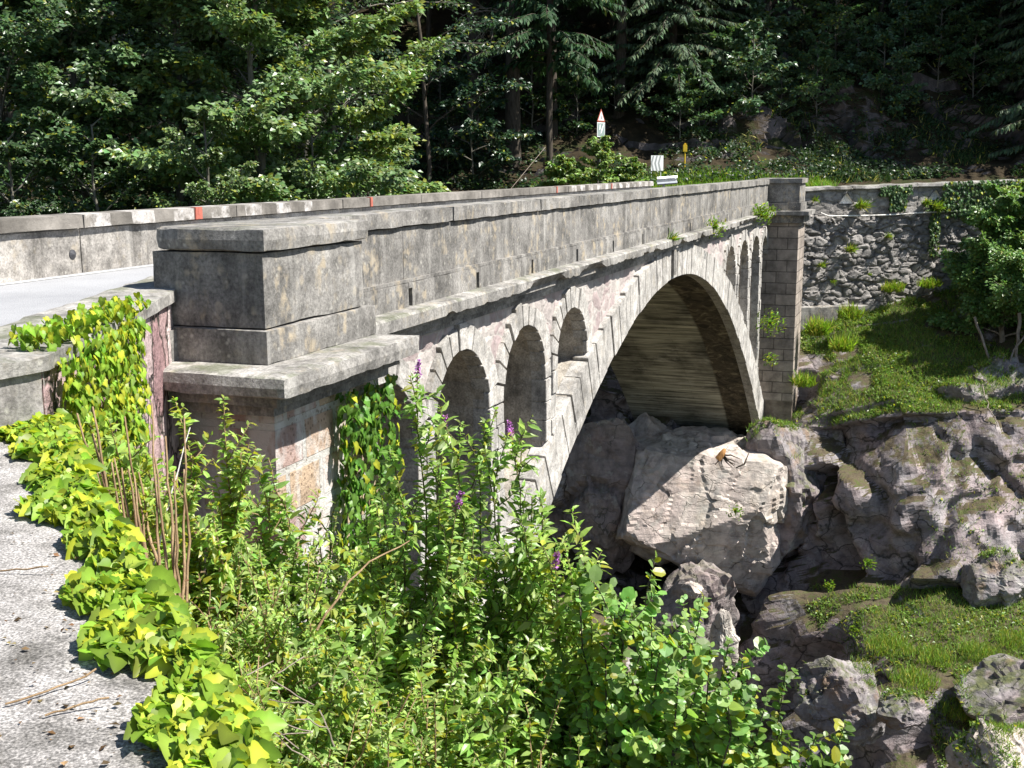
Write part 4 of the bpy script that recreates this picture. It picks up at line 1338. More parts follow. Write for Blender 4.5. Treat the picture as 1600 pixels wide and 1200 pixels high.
def put_leaves(m, pos, axis, nrm, size, col, tpl):
    """one leaf per row: root at pos, pointing along axis, facing nrm"""
    V, Fs = tpl
    a = unit(axis); b = unit(np.cross(nrm, a)); c = np.cross(a, b)
    n_ = len(pos); k = len(V)
    size = np.broadcast_to(np.asarray(size, float), (n_,))
    w_ = V[None, :, 0, None] * a[:, None] + V[None, :, 1, None] * b[:, None] + V[None, :, 2, None] * c[:, None]
    v = pos[:, None] + w_ * size[:, None, None]
    off = (np.arange(n_) * k)[:, None, None]
    cc = np.repeat(col, k, axis=0)
    if tpl is IVY:                     # paler along the midrib
        wt = np.full(k, .90); wt[0] = 1.3; wt[1] = 1.15
        cc = cc * np.tile(wt, n_)[:, None]
    m.add(v.reshape(-1, 3), [(f[None] + off).reshape(-1, f.shape[1]) for f in Fs], cc)


def leafcol(r, n_, base, spread=.3, yellow=.1, ycol=(.34, .34, .03)):
    base = np.asarray(base, float)
    c = base * np.exp(r.normal(0, spread, (n_, 1))) * np.exp(r.normal(0, .08, (n_, 3)))
    y = r.random(n_) < yellow
    c[y] = np.asarray(ycol) * np.exp(r.normal(0, .2, (y.sum(), 1)))
    return np.clip(c, 0, .7)


def rdir(r, n_):
    return unit(r.normal(size=(n_, 3)))


def wander(r, p0, p1, n_, amp, sag=0.0):
    t = np.linspace(0, 1, n_)[:, None]
    p0 = np.asarray(p0, float); p1 = np.asarray(p1, float)
    L = np.linalg.norm(p1 - p0)
    p = p0 * (1 - t) + p1 * t
    d = np.cumsum(r.normal(size=(n_, 3)), 0); d -= d[0] + (d[-1] - d[0]) * t
    p = p + d * amp * L / math.sqrt(n_)
    p[:, 2] += sag * L * np.sin(math.pi * t[:, 0])
    return p


def at_t(p, t):
    i = np.clip((t * (len(p) - 1)).astype(int), 0, len(p) - 2); f = (t * (len(p) - 1) - i)[:, None]
    return p[i] * (1 - f) + p[i + 1] * f, unit(p[i + 1] - p[i])


# ---------- shrubs
def buddleia(label, base, nst, height, lean, seed, bare=.25, leaf=.10, col=(.11, .20, .025), flowers=0, spread=.35, cane='stem', tpl=LANCE, yellow=.08, shoots=(5, 9), nodes=9, group='shrubs on the bank below the wall', tips=None, cat='shrub', name='flowering_shrub'):
    r = np.random.default_rng(seed)
    base = np.array(base, float)
    root = thing(name, label, cat, base, group)
    st = Mesh(); lf = Mesh(); spikes = []
    for i in range(nst):
        p0 = base + np.array([*r.normal(0, .09, 2), -.15])
        if tips is not None and i < len(tips):
            p1 = np.array(tips[i])
        else:
            an = r.uniform(0, 2 * math.pi)
            p1 = base + np.array([math.cos(an), math.sin(an), 0]) * spread * math.sqrt(r.random()) * 1.5 + np.array([lean[0], lean[1], height * r.uniform(.62, 1.05)])
        stem = wander(r, p0, p1, 9, .05, .05)
        R0 = r.uniform(.008, .014)
        st.tube(stem, np.linspace(R0, .003, 9), 5)
        ends = [(stem, bare)]
        for j in range(int(r.integers(*shoots) * 1.9)):
            t = r.uniform(bare, .95, 1)
            q, tdir = at_t(stem, t)
            d = unit(tdir * r.uniform(.4, 1.0) + rdir(r, 1) * .8 + np.array([0, 0, .3]))
            L = r.uniform(.18, .55) * (1.15 - .5 * t[0])
            sh = wander(r, q[0], q[0] + d[0] * L, 6, .06, .04)
            st.tube(sh, np.linspace(.0045, .0016, 6), 4)
            ends.append((sh, .1))
        for q, b0 in ends:
            L = np.linalg.norm(np.diff(q, axis=0), axis=1).sum()
            nn = max(4, int(L / (leaf * .24) * nodes / 9))
            t = np.linspace(b0, 1, nn)
            pos, td = at_t(q, np.clip(t, 0, .999))
            for sg in (-1, 1):
                side = unit(np.cross(td, rdir(r, nn)))
                ax = unit(side * .9 * sg + td * r.uniform(.2, .8, (nn, 1)) + np.array([0, 0, -.25]) + .25 * rdir(r, nn))
                nm = unit(np.array([.45, -.2, .9]) + .5 * rdir(r, nn))
                sz = leaf * .88 * r.uniform(.45, 1.25, nn) * (1 - .45 * np.clip((t - .7) / .3, 0, 1))
                put_leaves(lf, pos, ax, nm, sz, leafcol(r, nn, col, .28, yellow), tpl)
        if i < flowers:
            spikes.append((stem[-1], unit(stem[-1] - stem[-2])))
    st.build('stem', M[cane], root, smooth=True)
    lf.build('foliage', M['leaf'], root, smooth=False)
    for q, d in spikes:
        flower(root, q, d, r)
    return root


def flower(root, q, d, r, L=.085, col=(.42, .17, .46)):
    n_ = 110
    t = r.random(n_)
    c = d + np.array([.12, -.05, -.15])
    pos = q + unit(c[None])[0] * (t * L)[:, None] + rdir(r, n_) * (.020 * (1.1 - t * .8))[:, None]
    m = Mesh()
    cl = np.asarray(col) * np.exp(r.normal(0, .35, (n_, 1))); br = t < r.uniform(.0, .25)
    cl[br] = np.array([.25, .15, .09])
    put_leaves(m, pos, rdir(r, n_), rdir(r, n_), .012, cl, ROUND)
    m.tube(np.array([q, q + unit(c[None])[0] * L]), .003, 4, (.2, .2, .08))
    m.build('flower_spike', M['flower'], root)


def nb(x, y):
    return (x, y, near_z(x, y) - .1)


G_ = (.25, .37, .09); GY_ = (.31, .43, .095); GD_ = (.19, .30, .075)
buddleia('tall leggy shrub with bare tan canes beside the ivied wall step', nb(-1.72, 5.5), 26, 2.35, (.0, .1), 1, .55, .085, GY_, 0, .30, 'cane', yellow=.2, shoots=(2, 5))
buddleia('upright shrub with tan canes standing in front of the near pillar ledge', nb(-1.42, 5.9), 16, 2.05, (.0, .0), 2, .4, .09, G_, 0, .24, 'cane', yellow=.12)
buddleia('pale leaved shrub below the spotted stone pillar shaft', nb(-1.0, 6.0), 22, 1.95, (.08, 0), 3, .2, .09, GY_, 0, .34)
buddleia('purple flowered shrub reaching up in front of the first small arches', nb(-.42, 6.0), 22, 2.5, (.05, 0), 4, .2, .095, G_, 2, .33, tips=[P(692, 672, 6.0), P(652, 590, 6.1), P(720, 660, 5.9), P(775, 640, 6.2)])
buddleia('shrub with one bright purple flower spike before the second small arch', nb(.0, 6.1), 22, 2.5, (.05, 0), 5, .2, .095, G_, 1, .32, tips=[P(797, 682, 6.0), P(760, 660, 6.2), P(845, 775, 6.1), P(770, 720, 6.0)])
buddleia('arching shrub with a violet flower spike in front of the dark gorge', nb(.30, 5.7), 20, 2.2, (.02, 0), 6, .2, .09, GY_, 1, .26, tips=[P(868, 885, 5.6), P(893, 795, 5.8), P(880, 840, 5.6), P(925, 900, 5.6)])
buddleia('dense low shrub with mixed leaves at the foot of the ivied wall', nb(-1.15, 4.7), 24, 1.75, (.02, .05), 7, .1, .08, G_, 0, .34, yellow=.12)
buddleia('tangled shrub with thin dry stems behind the ivy mat', nb(-.85, 4.0), 22, 1.45, (.05, .05), 8, .1, .075, GD_, 0, .3, yellow=.08)
buddleia('leafy green shrub in the middle of the thicket', nb(-.55, 5.0), 26, 2.0, (.05, 0), 9, .1, .09, G_, 1, .4, yellow=.1, tips=[P(713, 795, 5.4)])
buddleia('lush shrub filling the bottom centre of the thicket', nb(-.25, 4.4), 26, 1.72, (.0, 0), 10, .1, .085, G_, 0, .36, yellow=.1)
buddleia('light green shrub right of the thicket centre', nb(.12, 5.0), 24, 1.85, (.0, 0), 11, .1, .085, GY_, 0, .34, yellow=.08)
HZ = (.24, .37, .11)
buddleia('round leaved hazel bush in front of the gorge', nb(.70, 5.6), 24, 2.25, (-.08, 0), 12, .15, .082, HZ, 0, .30, 'bark', ROUND, .1, nodes=7, name='hazel_bush', tips=[P(1018, 925, 5.6), P(1100, 930, 5.7), P(985, 930, 5.8), P(1068, 935, 5.5), P(1140, 1000, 5.6)])
buddleia('lower hazel bush with yellowish tips at the bottom edge', nb(.62, 4.9), 24, 1.85, (-.03, 0), 13, .15, .078, HZ, 0, .34, 'bark', ROUND, .1, nodes=7, name='hazel_bush', tips=[P(1130, 1075, 5.0), P(1060, 1060, 5.0)])
buddleia('sparse hazel shoot at the lower right end of the thicket', nb(1.15, 5.3), 16, 1.75, (.0, 0), 14, .2, .078, (.12, .2, .04), 0, .25, 'bark', ROUND, .15, nodes=6, name='hazel_bush', tips=[P(1228, 1045, 5.3), P(1275, 1150, 5.1), P(1200, 1090, 5.2), P(1300, 1180, 5.1)])
buddleia('thick hazel bush low in front of the cleft, between the other hazels', nb(.95, 5.1), 30, 2.0, (-.05, 0), 24, .1, .08, HZ, 0, .3, 'bark', ROUND, .1, nodes=8, name='hazel_bush', tips=[P(1075, 985, 5.2), P(1160, 1030, 5.2), P(1010, 985, 5.3), P(1110, 1010, 5.1), P(1185, 1075, 5.0), P(960, 960, 5.4)])
buddleia('leafy hazel bush in front of the dark rocks left of the gorge cleft', nb(.45, 5.3), 30, 2.15, (-.02, 0), 25, .1, .08, HZ, 0, .32, 'bark', ROUND, .1, nodes=8, name='hazel_bush', tips=[P(940, 930, 5.4), P(980, 945, 5.4), P(1040, 960, 5.4), P(905, 915, 5.5)])
buddleia('broad leaved hazel bush at the bottom edge right of the thicket', nb(.75, 4.3), 28, 1.6, (-.0, 0), 26, .1, .075, HZ, 0, .32, 'bark', ROUND, .12, nodes=8, name='hazel_bush')
buddleia('small bush of bright leaves at the bottom right of the thicket', nb(.2, 4.0), 22, 1.35, (.05, 0), 15, .1, .075, GY_, 0, .36, yellow=.1)
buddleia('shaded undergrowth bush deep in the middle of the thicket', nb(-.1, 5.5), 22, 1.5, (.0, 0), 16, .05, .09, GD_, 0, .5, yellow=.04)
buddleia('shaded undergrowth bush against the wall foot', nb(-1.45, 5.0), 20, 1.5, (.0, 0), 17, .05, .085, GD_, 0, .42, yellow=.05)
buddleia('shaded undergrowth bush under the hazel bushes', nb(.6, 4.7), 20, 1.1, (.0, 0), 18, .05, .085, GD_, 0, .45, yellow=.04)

PL = (.31, .42, .12)
for lab, xy, h_, sd_, lf_, cl_, tp_ in (('fine leaved pale shrub threaded through the left of the thicket', (-1.2, 5.3), 2.0, 31, .055, PL, LANCE), ('fine leaved pale shrub below the ivied pillar shaft', (-.75, 5.6), 2.05, 32, .06, PL, LANCE), ('small round leaved shrub in the centre of the thicket', (-.35, 5.4), 2.0, 33, .045, GY_, ROUND),
                                      ('fine leaved shrub right of the thicket centre', (.15, 5.4), 2.0, 34, .06, PL, LANCE), ('small leaved shrub in the front of the thicket', (-.6, 4.5), 1.75, 35, .05, PL, LANCE), ('narrow leaved shrub near the bottom centre of the thicket', (-.05, 4.2), 1.55, 36, .055, GY_, LANCE),
                                      ('small round leaved shrub near the bottom of the thicket by the ivy mat', (-.7, 3.7), 1.25, 37, .045, GY_, ROUND), ('pale hazel shoots low in the right of the thicket', (.5, 4.5), 1.7, 44, .06, HZ, ROUND), ('bright weedy shrub under the centre of the thicket', (-.15, 4.8), 1.85, 45, .06, PL, LANCE), ('fine leaved shrub in front of the hazel bushes', (.3, 4.25), 1.55, 46, .055, PL, LANCE), ('round leaved shoots behind the violet flower spike', (.25, 5.6), 1.95, 47, .055, HZ, ROUND), ('fine leaved shrub under the violet flower spike', (.4, 5.0), 1.85, 38, .06, PL, LANCE), ('tangled weedy shrub at the foot of the bare canes', (-1.5, 5.0), 1.75, 41, .055, GY_, LANCE), ('pale shrub between the bare canes and the pillar shaft', (-1.2, 5.7), 1.9, 42, .06, PL, LANCE), ('low pale shrub under the leaning dead cane', (-.95, 4.75), 1.85, 43, .055, GY_, LANCE), ('pale weedy shrub behind the ivy mat', (-1.0, 4.3), 1.65, 39, .055, PL, LANCE), ('round leaved hazel sucker at the right foot of the thicket', (.95, 4.7), 1.75, 40, .06, HZ, ROUND)):
    buddleia(lab, nb(*xy), 26, h_, (.0, .0), sd_, .12, lf_, cl_, 0, .42, 'cane' if sd_ % 2 else 'stem', tp_, .1, (5, 8), 7)

# dry arching cane and pale dead stalks
m = Mesh(); r = np.random.default_rng(77)
m.tube(wander(r, P(495, 985, 5.2), P(640, 845, 5.6), 10, .03, .12), np.linspace(.006, .003, 10), 6)
tag(m.build('dead_cane', M['cane']), 'arching reddish dead cane in the middle of the thicket', 'dead stem')
m = Mesh(); m.tube(wander(r, P(232, 905, 5.4), P(297, 668, 5.5), 8, .02), np.linspace(.005, .0025, 8), 6)
cc_ = thing('cane_clump', 'clump of bare upright tan canes behind the ivy mat', 'canes', P(245, 960, 5.3))
for k in range(20):
    px_ = r.uniform(105, 300); m2 = Mesh()
    m2.tube(wander(r, P(245 + (px_ - 205) * .45 + r.uniform(-15, 15), 965, 5.25 + r.uniform(-.1, .1)), P(px_, r.uniform(610, 760), 5.35 + r.uniform(-.25, .25)), 9, .018), np.linspace(r.uniform(.007, .012), .004, 9), 6)
    m2.build('cane', M['cane'], cc_, smooth=True)
tag(m.build('dead_cane', M['whitestone']), 'white bleached dead stalk among the bare tan canes', 'dead stem')
m = Mesh()
for k in range(16):
    a_ = P(r.uniform(395, 500), r.uniform(1020, 1150), 4.1 + r.uniform(0, .3)); m.tube(wander(r, a_, a_ + np.array([r.uniform(-.2, .3), r.uniform(-.1, .1), r.uniform(-.15, .05)]), 6, .06), .0025, 4)
tag(m.build('dry_twigs', M['dead']), 'tangle of dry twigs low in the thicket behind the ivy mat', 'twigs')


# ---------- ivy
def ivy_patch(label, pts, nrm, size, n_, seed, col, yellow=.25, ycol=(.36, .38, .03), depth=.05, group='ivy on walls', cat='ivy', down=(0, 0, -1), tpl=IVY):
    """leaves hung on a wall: pts are places on it, nrm its outward side"""
    r = np.random.default_rng(seed)
    pts = np.asarray(pts, float); nrm = np.asarray(nrm, float)
    if nrm.ndim == 1: nrm = np.tile(nrm, (len(pts), 1))
    idx = r.integers(0, len(pts), n_)
    pos = pts[idx] + nrm[idx] * r.uniform(.01, depth, (n_, 1)) + rdir(r, n_) * .02
    nm = unit(nrm[idx] + np.array([0, 0, .35]) + .5 * rdir(r, n_))
    ax = unit(np.asarray(down) + .6 * rdir(r, n_) + .25 * nrm[idx])
    m = Mesh(); put_leaves(m, pos, ax, nm, size * r.uniform(.55, 1.2, n_), leafcol(r, n_, col, .28, yellow, ycol), tpl)
    c = pts.mean(0)
    root = thing('ivy', label, cat, (c[0], c[1], pts[:, 2].min()), group)
    m.build('foliage', M['ivy'], root)
    s = Mesh()
    for k in range(max(3, n_ // 120)):
        a_, b_ = pts[r.integers(0, len(pts))], pts[r.integers(0, len(pts))]
        if np.linalg.norm(a_ - b_) < size * 14:
            s.tube(wander(r, a_ + nrm[0] * .012, b_ + nrm[0] * .012, 7, .05), .004, 4)
    return root


r = np.random.default_rng(5)
# mat along the outer edge of the low wall
pts = []; lo_c = np.array(LO)
L = np.concatenate([[0], np.cumsum(np.linalg.norm(np.diff(lo_c, axis=0), axis=1))])
for k in range(5200):
    u_ = r.uniform(.18, .985) * L[-1]
    xy = np.array([np.interp(u_, L, lo_c[:, q]) for q in range(2)])
    k2 = min(int(np.searchsorted(L, u_)), len(lo_c) - 1); tg_ = unit(lo_c[k2] - lo_c[k2 - 1]); inw = np.array([-tg_[1], tg_[0]])
    wd = .135 + .05 * math.sin(u_ * 5) + .05 * math.sin(u_ * 13)
    wd *= np.interp(u_ / L[-1], [0, .35, .55, .8, 1], [1.6, 1.4, 1.05, 1.2, 1.5])
    o_ = r.uniform(-.07, 1) * wd
    hgt = .02 + .07 * r.random() * (1 - abs(o_) / (wd + .1))
    z_ = -.10 + hgt if o_ > -.02 else -.10 - r.random() * .22
    pts.append((*(xy + inw * o_), z_))
pts = np.array(pts)
nrm_ = np.tile(np.array([.25, -.1, 1.0]), (len(pts), 1)); nrm_[pts[:, 2] < -.12] = (1, -.2, .3)
root = thing('ivy', 'bright yellow green ivy mat trailing along the edge of the low foreground wall', 'ivy', (-1.2, 3.5, -.1), 'ivy on walls')
n_ = len(pts); rr = np.random.default_rng(8)
axv = unit(np.array([.45, -.55, -.22]) + .75 * rdir(rr, n_) * np.array([1, 1, .6])); nmv = unit(nrm_ + .75 * rdir(rr, n_))
m = Mesh(); put_leaves(m, pts, axv, nmv, np.interp(pts[:, 1], [1.8, 2.8, 4.2], [.050, .060, .070]) * rr.uniform(.35, 1.25, n_) * np.where(rr.random(n_) < .1, 1.25, 1), leafcol(rr, n_, (.20, .31, .035), .28, .3, (.36, .40, .035)), IVY)
m.build('foliage', M['ivy'], root, smooth=True)
for a_, b_ in ((Pz(8, 1100, -.088), Pz(150, 1045, -.07)), (Pz(70, 1118, -.088), Pz(170, 1090, -.075)), (Pz(0, 892, -.088), Pz(75, 885, -.07))):
    s = Mesh(); s.tube(wander(rr, a_, b_, 8, .05), .0028, 5); s.build('runner', M['cane'], root, smooth=True)
m = Mesh(); n2_ = 170
li = np.array([Pz(rr.uniform(-20, 330), rr.uniform(830, 1200), -.093) for _ in range(n2_)])
put_leaves(m, li, unit(rdir(rr, n2_) * np.array([1, 1, .15])), unit(np.array([0, 0, 1]) + .35 * rdir(rr, n2_)), .016 * rr.uniform(.3, 1.6, n2_), leafcol(rr, n2_, (.16, .10, .05), .4, .1, (.3, .24, .1)), SIMPLE)
tag(m.build('leaf_litter', M['grass']), 'dry leaf litter on the low foreground wall', 'leaf litter', kind='stuff')


def wall_pts(n_, y0, y1, z0, z1, dx=.0, jag=.2):
    y = r.uniform(y0, y1, n_); x = np.interp(y, UO[:, 1], UO[:, 0]) + dx
    z = r.uniform(z0, z1, n_)
    keep = (z > z0 + jag * (.5 + .5 * np.sin(y * 9)) * r.random(n_))
    return np.stack([x, y, z], 1)[keep]


p1 = wall_pts(900, 5.75, 7.15, -1.05, .26)
p2 = np.stack([r.uniform(-2.48, -2.28, 260), r.uniform(5.7, 7.3, 260), np.full(260, .29)], 1)
ivy_patch('thick lime green ivy curtain hanging over the upper wall', np.vstack([p1, p1, p2]), np.vstack([np.tile((1, -.05, .1), (2 * len(p1), 1)), np.tile((.2, -.1, 1), (len(p2), 1))]), .056, 3000, 21, (.20, .32, .035), .3, depth=.10)
p1 = wall_pts(700, 8.75, 9.75, -1.2, .24)
ivy_patch('narrow ivy strip on the pink wall beside the near pillar', p1, (1, -.1, .1), .056, 1000, 22, (.18, .29, .04), .15, depth=.1)
p1 = np.array([Bw(s, -4.47, z) for s, z in zip(r.uniform(8.15, 9.15, 900), -.62 - 2.2 * r.random(900) ** 1.0)])
ivy_patch('glossy ivy clump covering the pillar shaft below the ledge', p1, N3, .085, 1300, 23, (.09, .19, .025), .12, depth=.14)
# ivy on the far retaining wall
def rpts(n_, a0, a1, d0, d1, off=.06):
    a_ = r.uniform(a0, a1, n_); d_ = d0 + (d1 - d0) * r.random(n_)
    return np.array([RA + RD * q + RN * off + ZU * (rtop(q) - e) for q, e in zip(a_, d_)])


def a_of(px, z=0.0):
    for q in np.arange(0, 24, .02):
        pv = RA + RD * q + ZU * z - EYEP
        if 800 + F * (pv @ _rt) / (pv @ _fw) >= px:
            return q
    return 24


CI = (.07, .125, .045)
ivy_patch('short ivy tongue hanging from the coping left of the second niche', np.vstack([rpts(300, a_of(1372), a_of(1420), -.05, .25), rpts(300, a_of(1388), a_of(1414), .2, .8)]), RN, .10, 700, 31, CI, .05, depth=.12)
ivy_patch('wide dark ivy curtain along the top of the retaining wall', np.vstack([rpts(900, a_of(1470), a_of(1640), -.12, .75), rpts(200, a_of(1475), a_of(1560), .6, 1.1)]), RN, .10, 2600, 32, CI, .05, depth=.16)
ivy_patch('thin ivy strand hanging down the middle of the retaining wall', np.vstack([rpts(300, a_of(1453), a_of(1468), .5, 2.4), rpts(80, a_of(1440), a_of(1480), .4, .9)]), RN, .10, 520, 33, (.08, .13, .05), .08, depth=.10)


# ---------- grass
def grass(pos, seed, h=.32, col=(.12, .22, .03), lean=.55, yellow=.18, nrm=None, width=1.0):
    r_ = np.random.default_rng(seed); n_ = len(pos)
    ax = unit((np.array([0, 0, 1.0]) if nrm is None else nrm) + lean * rdir(r_, n_))
    nm = rdir(r_, n_)
    m = Mesh(); t = (BLADE[0] * np.array([1, width, 1]), BLADE[1])
    put_leaves(m, pos, ax, nm, h * r_.uniform(.5, 1.3, n_), leafcol(r_, n_, col, .25, yellow, (.30, .28, .08)), t)
    return m


# grass on the bank: flat and gentle parts get it, cliffs do not
NB = grid_normals(BG); NB *= np.sign(NB[..., 2:3] + 1e-6)
r = np.random.default_rng(41)
ii = r.integers(60, 330, 420000); jj = r.integers(0, 329, 420000)
fi, fj = r.random((len(ii), 1)), r.random((len(ii), 1))
pp = BG2[ii, jj] * (1 - fi) * (1 - fj) + BG2[ii + 1, jj] * fi * (1 - fj) + BG2[ii, jj + 1] * (1 - fi) * fj + BG2[ii + 1, jj + 1] * fi * fj
up_z = NB[ii, jj, 2]
patch = fbm(pp * .55, 51, 4)
terr = (pp[:, 1] < 32) & (pp[:, 2] < -9)
keep = (up_z > .52) & (patch > np.where(terr, -.42, np.where(pp[:, 1] > 40.0, -.3, -.13))) & (pp[:, 0] > 8.2) & (pp[:, 1] > 24) & (pp[:, 1] < 42.4) & (pp[:, 2] < -2.2)
keep &= (r.random(len(pp)) < np.clip((up_z - .5) * 3.2, 0, 1))
pp = pp[keep]; NBk = NB[ii, jj][keep]
sel = fbm(pp * .9, 52, 3)
hgt = .16 + .22 * np.clip(sel + .3, 0, 1)
print('grass', len(pp))
extra_ = []
for nm_, ce_, tn_, ar_ in TOPS:
    if nm_ != 'boulder' or ce_[:, 0].mean() < 7.6 or ce_[:, 2].mean() > -4.5:
        continue
    prob = np.clip((tn_[:, 2] - .45) * 2.2, 0, 1) * (fbm(ce_ * .8, 53, 4) > -.02) * ar_
    k_ = int(prob.sum() * 420)
    if k_ > 5:
        ch = r.choice(len(ce_), k_, p=prob / prob.sum()); extra_.append(ce_[ch] + r.normal(0, .03, (k_, 3)))
pp_all = np.vstack([pp[r.permutation(len(pp))[:110000]]] + extra_)
print('extra grass', sum(len(e) for e in extra_))
m = grass(pp_all, 42, .16, (.15, .245, .04), .75, .2, None, 1.5)
tag(m.build('grass', M['grass']), 'short mossy grass on the ledges of the rock bank', 'grass', kind='stuff')
# low leafy ground cover on the same ledges
r = np.random.default_rng(43)
q = pp_all[r.integers(0, len(pp_all), 60000)]; q = q[fbm(q * .9, 58, 4) > .0]
m = Mesh(); put_leaves(m, q + np.array([0, 0, .06]), unit(rdir(r, len(q)) * np.array([1, 1, .4])), unit(np.array([0, 0, 1]) + .5 * rdir(r, len(q))), .075 * r.uniform(.5, 1.5, len(q)), leafcol(r, len(q), (.14, .22, .045), .4, .12), SIMPLE)
tag(m.build('ground_cover', M['leaf']), 'low leafy plants among the grass of the rock bank', 'ground cover', kind='stuff')
# verge beyond the bridge
n_ = 9000
gp = np.stack([r.uniform(2.4, 12.5, n_), r.uniform(45.6, 48.4, n_), np.zeros(n_)], 1)
gp[:, 2] = np.array([hill_z(x, max(y, 46.7)) for x, y in gp[:, :2]]) - .05
m = grass(gp, 44, .38, (.15, .27, .025), .5, .12, None, 1.3)
tag(m.build('grass_verge', M['grass']), 'bright green grass verge at the road bend', 'grass', kind='stuff')


def tuft(label, pos, nrm, seed, n_=140, h=.3, col=(.15, .25, .03), group='grass tufts on the walls', droop=0.0, name='grass_tuft', cat='grass tuft', leaf=None, spread=.08):
    r_ = np.random.default_rng(seed)
    pos = np.asarray(pos, float)
    p_ = pos + rdir(r_, n_) * spread * np.array([1, 1, .3]) * r_.random((n_, 1)) ** .4
    ax = unit(np.asarray(nrm, float) + np.array([0, 0, .6 - droop]) + .6 * rdir(r_, n_))
    m = Mesh()
    if leaf is None:
        put_leaves(m, p_, ax, rdir(r_, n_), h * r_.uniform(.4, 1.2, n_), leafcol(r_, n_, col, .25, .2, (.34, .32, .06)), (BLADE[0] * np.array([1, 1.4, 1]), BLADE[1]))
    else:
        p_ = pos + rdir(r_, n_) * h * .6 * r_.random((n_, 1)) + np.asarray(nrm) * h * .3
        put_leaves(m, p_, ax, unit(np.array([0, 0, 1]) + .6 * rdir(r_, n_)), leaf * r_.uniform(.5, 1.2, n_), leafcol(r_, n_, col, .25, .15), LANCE)
    root = thing(name, label, cat, pos, group)
    m.build('foliage', M['grass'] if leaf is None else M['leaf'], root)
    return root


k = 0
for px, dpt, lab, sz in ((1270, .35, 'small grass tuft on the wall beside the far pillar', .22), (1340, .62, 'large grass tuft hanging beside the first drain niche', .42), (1442, .60, 'leafy tuft left of the second drain niche', .3), (1458, .78, 'yellow green tuft just below the second drain niche', .38),
                         (1326, 2.1, 'grass tuft in the middle of the rubble wall', .32), (1282, 2.6, 'thin grass tuft low on the left of the rubble wall', .25), (1384, 1.7, 'tuft in a joint right of the wall middle', .25), (1358, 3.0, 'tiny bright weed low on the rubble wall', .15), (1300, 3.2, 'small weed at the lower left of the rubble wall', .18), (1580, .75, 'yellow green plant below the third drain niche', .5)):
    a_ = a_of(px, -.5 - dpt * .5); k += 1
    tuft(lab, RA + RD * a_ + RN * .1 + ZU * (rtop(a_) - dpt), RN, 600 + k, int(500 * sz), sz, (.17, .26, .03), droop=.25, spread=.14 * sz / .3)
for lab, pos, sz, nn, lf in (('grass tuft growing where the parapet meets the near pillar', Bw(9.25, -4.98, -.25), .22, 90, None), ('leafy weed on the cornice beyond the arch crown', Bw(27.4, -4.95, -.22), .5, 220, .10),
                         ('bushy weed spilling over the cornice near the far pillar', Bw(34.6, -4.9, -.18), .6, 420, .13), ('small weed at the very end of the cornice', Bw(37.6, -4.9, -.2), .3, 90, .09),
                         ('dry grass wisp on the cornice above the arch crown', Bw(23.0, -4.95, -.26), .25, 50, None), ('leafy plant rooted at the base of the far small arches', Bw(36.6, -4.85, -3.6), .8, 330, .13), ('trailing plant below it on the arch ring', Bw(37.4, -4.85, -4.9), .45, 140, .12)):
    k += 1
    tuft(lab, pos, N3 * .6, 640 + k, nn, sz, (.15, .25, .03), 'weeds growing on the bridge', .0, 'weed', 'weed', lf)
for lab, pos, sz, nn in (('big grass clump at the foot of the far pillar', P(1278, 520, 38.6), .5, 600), ('tall drooping grass clump against the wall foot', P(1327, 495, 39.8), .45, 300), ('bright grass clump under the rubble wall', P(1395, 452, 41.0), .28, 500), ('second bright grass clump near the round bush', P(1452, 446, 41.0), .26, 450), ('overhanging yellow grass beside the bare soil gully', P(1315, 545, 38.3), .45, 380), ('grass tuft on the rock below the far pillar', P(1255, 600, 38.0), .4, 300)):
    k += 1
    tuft(lab, pos, (0, -.5, .6), 680 + k, nn, sz, (.19, .29, .03), 'grass clumps on the slope', .2, spread=.42)
tp = [(1225, 1010, 31.0, .45), (1262, 985, 31.2, .5), (1330, 965, 31.5, .5), (1395, 970, 31.0, .55), (1460, 985, 30.2, .5), (1530, 985, 30.0, .45), (1350, 1040, 29.0, .5), (1440, 1035, 29.0, .55), (1500, 1050, 28.4, .5), (1420, 1090, 27.4, .45), (1480, 1110, 26.8, .5), (1350, 1150, 26.2, .45), (1440, 1150, 26.0, .5), (1500, 1150, 25.8, .45), (1240, 1060, 29.5, .5), (1210, 1110, 28.5, .45), (1590, 970, 30.4, .5), (1300, 1000, 30.6, .45)]
for px, py, d_, sz in tp:
    k += 1
    q_ = P(px, py, d_)
    i_ = int(np.argmin(np.abs(BG2[:, 0, 0] - q_[0]))); j_ = int(np.argmin(np.abs(BG2[i_, :, 1] - q_[1])))
    tuft('feathery green plant clump growing on the grass terrace', BG2[i_, j_] + np.array([0, 0, .1]), (0, -.2, .8), 800 + k, 1100, sz * .36, (.17, .265, .045), 'plant clumps on the grass terrace', .1, 'plant_clump', 'plant', None, sz * 1.2)
for lab, px, py, d_, sz in (('small leafy plant on the dark rock rib', 1356, 880, 33.2, .4), ('green seedling on the cliff left of the ochre moss', 1293, 915, 32.8, .3), ('ivy sprig growing in the cleft of the pale boulder', 1148, 800, 33.7, .45), ('fern below the gully in the shade', 1330, 985, 31, .4)):
    k += 1
    tuft(lab, P(px, py, d_), (0, -.8, .3), 700 + k, 120, sz, (.14, .23, .03), 'plants on the rocks', .3, 'rock_plant', 'plant', .13)


